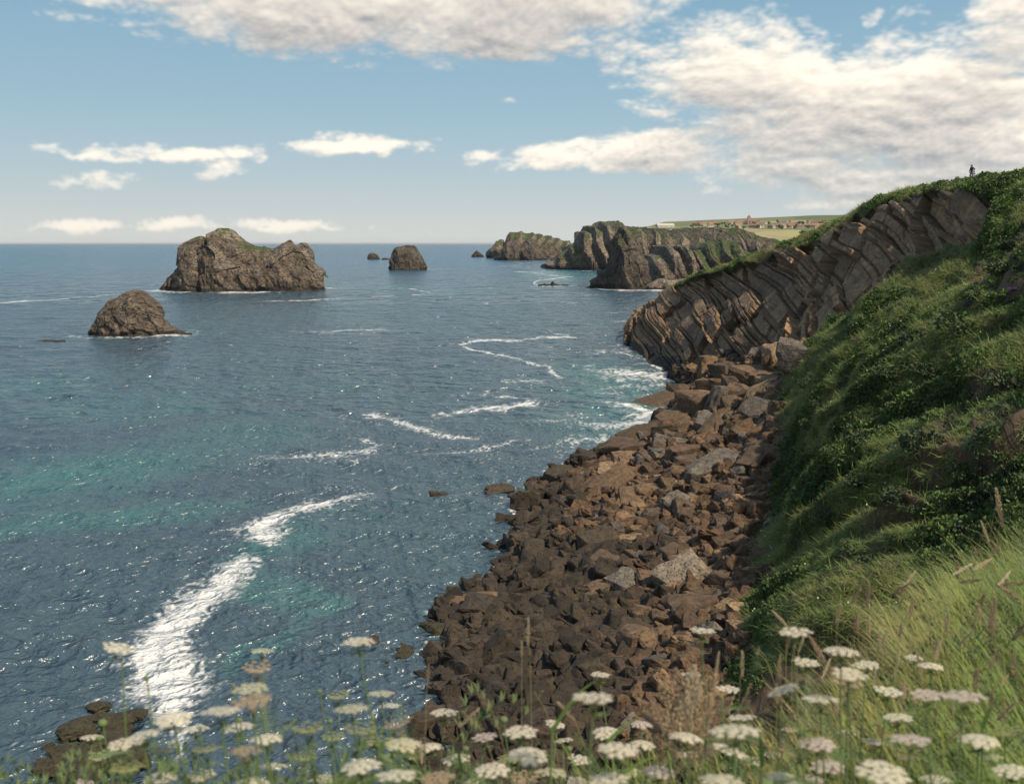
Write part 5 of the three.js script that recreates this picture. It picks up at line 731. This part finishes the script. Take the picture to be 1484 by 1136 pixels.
  // broad grass blades standing alone against the rocks
  [[880, 1075, 935, 1040, 2.1], [800, 1060, 870, 985, 2.2], [905, 1120, 960, 1095, 2.0], [1105, 1110, 1100, 1060, 2.0], [670, 1120, 660, 1080, 2.0], [1425, 1055, 1440, 1020, 2.4]].forEach(([x0, y0, x1, y1, d]) => { const a = at(x0, y0, d), b = at(x1, y1, d), g = new THREE.Group(); g.position.copy(a); const out = [], q = b.clone().sub(a), w = .006; for (let i = 0; i < 6; i++) { const t = i / 6, u = (i + 1) / 6, W = (t) => w * (1 - t * t), f = (t, s) => [q.x * t + s * W(t) * .8, q.y * (t + .18 * Math.sin(t * 3)), q.z * t + s * W(t) * .6]; out.push(...f(t, -1), ...f(t, 1), ...f(u, 1), ...f(t, -1), ...f(u, 1), ...f(u, -1)); } const base = V(a.x - .02, nearY(a.x, Math.max(a.z + .1, edgeZ(a.x))), Math.max(a.z + .1, edgeZ(a.x))).sub(a); const geo = new THREE.BufferGeometry(); geo.setAttribute('position', new THREE.Float32BufferAttribute(out, 3)); geo.computeVertexNormals(); part(g, geo, leafMat(C(.13, .21, .03), .45), 'blade'); part(g, tube([base, base.clone().multiplyScalar(.5), V(0, 0, 0)], .0025, .003, 4), stemMat, 'sheath'); thing(g, 'tall_grass', 'broad bright green grass blade arching among the flowers', 'grass', 'broad grass blades'); });
}

// ---------------------------------------------------------------- the walker on the ridge
{
  const foot = at(1400, 263, 118); { const p = V(); let best = 1e9; for (let u = 4.8; u < 5.3; u += .01) for (let v = 4.8; v < 5.15; v += .01) { landUp2(u, v, p); const q = toPixel(p), d = Math.abs(q[0] - 1400) * .5 + Math.max(0, q[1] - 262) * 2 + Math.abs(v - 5) * 6; if (d < best) { best = d; foot.copy(p); } } }
  const cap = (p, a, b, ra, rb) => { const ab = V().subVectors(b, a), t = clamp(V().subVectors(p, a).dot(ab) / ab.lengthSq()); return p.distanceTo(ab.multiplyScalar(t).add(a)) - lerp(ra, rb, t); };
  const smin = (a, b, k) => { const h = clamp(.5 + .5 * (b - a) / k); return lerp(b, a, h) - k * h * (1 - h); };
  const solid = (bones, lo, hi, res, k = .035) => {                       // bones: [from, to, radius, radius] joined smoothly
    const mc = new MarchingCubes(res, new THREE.MeshStandardMaterial(), false, false, 60000), c = V().addVectors(lo, hi).multiplyScalar(.5), half = Math.max(hi.x - lo.x, hi.y - lo.y, hi.z - lo.z) / 2, p = V(); mc.isolation = 0;
    for (let z = 0; z < res; z++) for (let y = 0; y < res; y++) for (let x = 0; x < res; x++) { p.set(x / res * 2 - 1, y / res * 2 - 1, z / res * 2 - 1).multiplyScalar(half).add(c); let d = 9; for (const [a, b, ra, rb] of bones) d = smin(d, cap(p, a, b, ra, rb), k); mc.field[z * res * res + y * res + x] = -d; }
    mc.update(); const n = mc.count, g = new THREE.BufferGeometry(); g.setAttribute('position', new THREE.BufferAttribute(mc.positionArray.slice(0, n * 3), 3)); g.setAttribute('normal', new THREE.BufferAttribute(mc.normalArray.slice(0, n * 3), 3)); g.scale(half, half, half).translate(c.x, c.y, c.z); return g;
  };
  const q = (x, y, z) => V(x, y, z), pelvis = q(0, .95, 0), chest = q(-.03, 1.30, 0), neck = q(-.05, 1.47, 0), head = q(-.09, 1.62, 0);
  const shR = q(-.02, 1.40, .18), elR = q(.20, 1.22, .26), haR = q(.07, 1.03, .20), shL = q(-.05, 1.40, -.18), elL = q(-.12, 1.13, -.22), haL = q(-.19, .88, -.18);
  const hipR = q(.03, .92, .09), knR = q(.05, .50, .11), anR = q(.14, .09, .11), toR = q(.02, .035, .12), hipL = q(-.02, .92, -.09), knL = q(-.10, .50, -.10), anL = q(-.12, .09, -.10), toL = q(-.25, .035, -.10);
  const hand = (w, e, s) => { const d = V().subVectors(w, e).normalize(), t = V().crossVectors(d, q(0, 0, 1)).normalize(), out = []; for (let i = 0; i < 4; i++) { const o = w.clone().addScaledVector(d, .08).addScaledVector(q(0, 0, 1), (i - 1.5) * .019); out.push([o, o.clone().addScaledVector(d, [.05, .06, .056, .04][i]).addScaledVector(t, .02 * s), .009, .007]); } out.push([w.clone().addScaledVector(d, .03), w.clone().addScaledVector(d, .06).addScaledVector(t, .045 * s), .011, .008], [w, w.clone().addScaledVector(d, .08), .026, .034]); return out; };
  const lo = q(-.5, -.05, -.5), hi = q(.5, 1.85, .5), skinM = new THREE.MeshStandardMaterial({ color: C(.42, .25, .17), roughness: .6 }), redM = new THREE.MeshStandardMaterial({ color: C(.075, .026, .022), roughness: .9 }), blueM = new THREE.MeshStandardMaterial({ color: C(.11, .155, .27), roughness: .9 }), hairM = new THREE.MeshStandardMaterial({ color: C(.02, .014, .01), roughness: .7 }), shoeM = new THREE.MeshStandardMaterial({ color: C(.03, .025, .022), roughness: .7 });
  const walker = new THREE.Group();
  const face = [[head, head.clone().add(q(-.02, -.05, 0)), .092, .07], [head.clone().add(q(-.085, -.02, 0)), head.clone().add(q(-.112, -.035, 0)), .012, .014], [head.clone().add(q(-.08, -.085, 0)), head.clone().add(q(-.085, -.11, 0)), .03, .03], [head.clone().add(q(.0, -.02, .085)), head.clone().add(q(.01, .01, .09)), .014, .016], [head.clone().add(q(.0, -.02, -.085)), head.clone().add(q(.01, .01, -.09)), .014, .016]];
  const limbs = [[neck, head.clone().add(q(.02, -.08, 0)), .055, .052], [pelvis, chest, .12, .14], [shR, elR, .045, .036], [elR, haR, .035, .025], [shL, elL, .045, .036], [elL, haL, .035, .025], [hipR, knR, .08, .052], [knR, anR, .05, .036], [hipL, knL, .08, .052], [knL, anL, .05, .036], [anR, toR, .036, .03], [anL, toL, .036, .03], [chest, shR, .1, .06], [chest, shL, .1, .06]];
  const g0 = solid(limbs, lo, hi, 100), g1 = solid(face, q(-.25, 1.4, -.16), q(.1, 1.76, .16), 44, .015), g2 = solid(hand(haR, elR, 1), q(-.1, .8, .05), q(.2, 1.1, .35), 60, .008), g3 = solid(hand(haL, elL, -1), q(-.35, .7, -.3), q(-.05, 1.0, 0), 60, .008);
  part(walker, mergeGeometries([g0, g1, g2, g3]), skinM, 'body');
  part(walker, solid([[head.clone().add(q(.02, .03, 0)), head.clone().add(q(.035, -.03, 0)), .1, .085], [head.clone().add(q(.07, -.02, 0)), neck.clone().add(q(.06, .02, 0)), .06, .035]], q(-.2, 1.35, -.2), q(.2, 1.8, .2), 36), hairM, 'hair');
  part(walker, solid([[q(0, .99, 0), q(-.03, 1.2, 0), .15, .15], [q(-.03, 1.2, 0), chest, .15, .16], [chest, shR, .12, .075], [chest, shL, .12, .075], [shR, elR, .066, .055], [elR, haR.clone().lerp(elR, .12), .055, .042], [shL, elL, .066, .055], [elL, haL.clone().lerp(elL, .12), .055, .042], [chest, neck, .1, .065]], lo, hi, 80), redM, 'jacket');
  part(walker, solid([[pelvis.clone().add(q(0, .04, 0)), hipR, .14, .11], [pelvis.clone().add(q(0, .04, 0)), hipL, .14, .11], [hipR, knR, .105, .082], [knR, anR, .08, .07], [hipL, knL, .105, .082], [knL, anL, .08, .07]], lo, hi, 80), blueM, 'trousers');
  for (const [a, b] of [[anR, toR], [anL, toL]]) part(walker, solid([[a.clone().setY(.05), b, .052, .045]], q(-.4, -.1, -.3), q(.3, .3, .3), 36), shoeM, 'shoe');
  walker.position.copy(foot).y += .1; walker.rotation.y = .15; thing(walker, 'person', 'person in a dark jacket and blue trousers standing on the ridge', 'person');
  const bag = new THREE.Group(); part(bag, solid([[q(-.02, -.14, -.05), q(.02, -.14, .05), .075, .075], [q(0, .05, -.03), q(0, .05, .03), .07, .07]], q(-.3, -.3, -.3), q(.3, .3, .3), 36, .06), new THREE.MeshStandardMaterial({ color: C(.12, .018, .020), roughness: .8 }), 'pouch'); part(bag, tube([q(-.02, .1, 0), q(-.13, .42, -.04), q(-.28, .66, -.24)], .012, .012), shoeM, 'strap'); bag.position.copy(walker.position).add(q(.24, .86, .12)); thing(bag, 'shoulder_bag', 'dark red bag hanging at the hip of the walker', 'bag');
}
renderer.render(scene, camera);
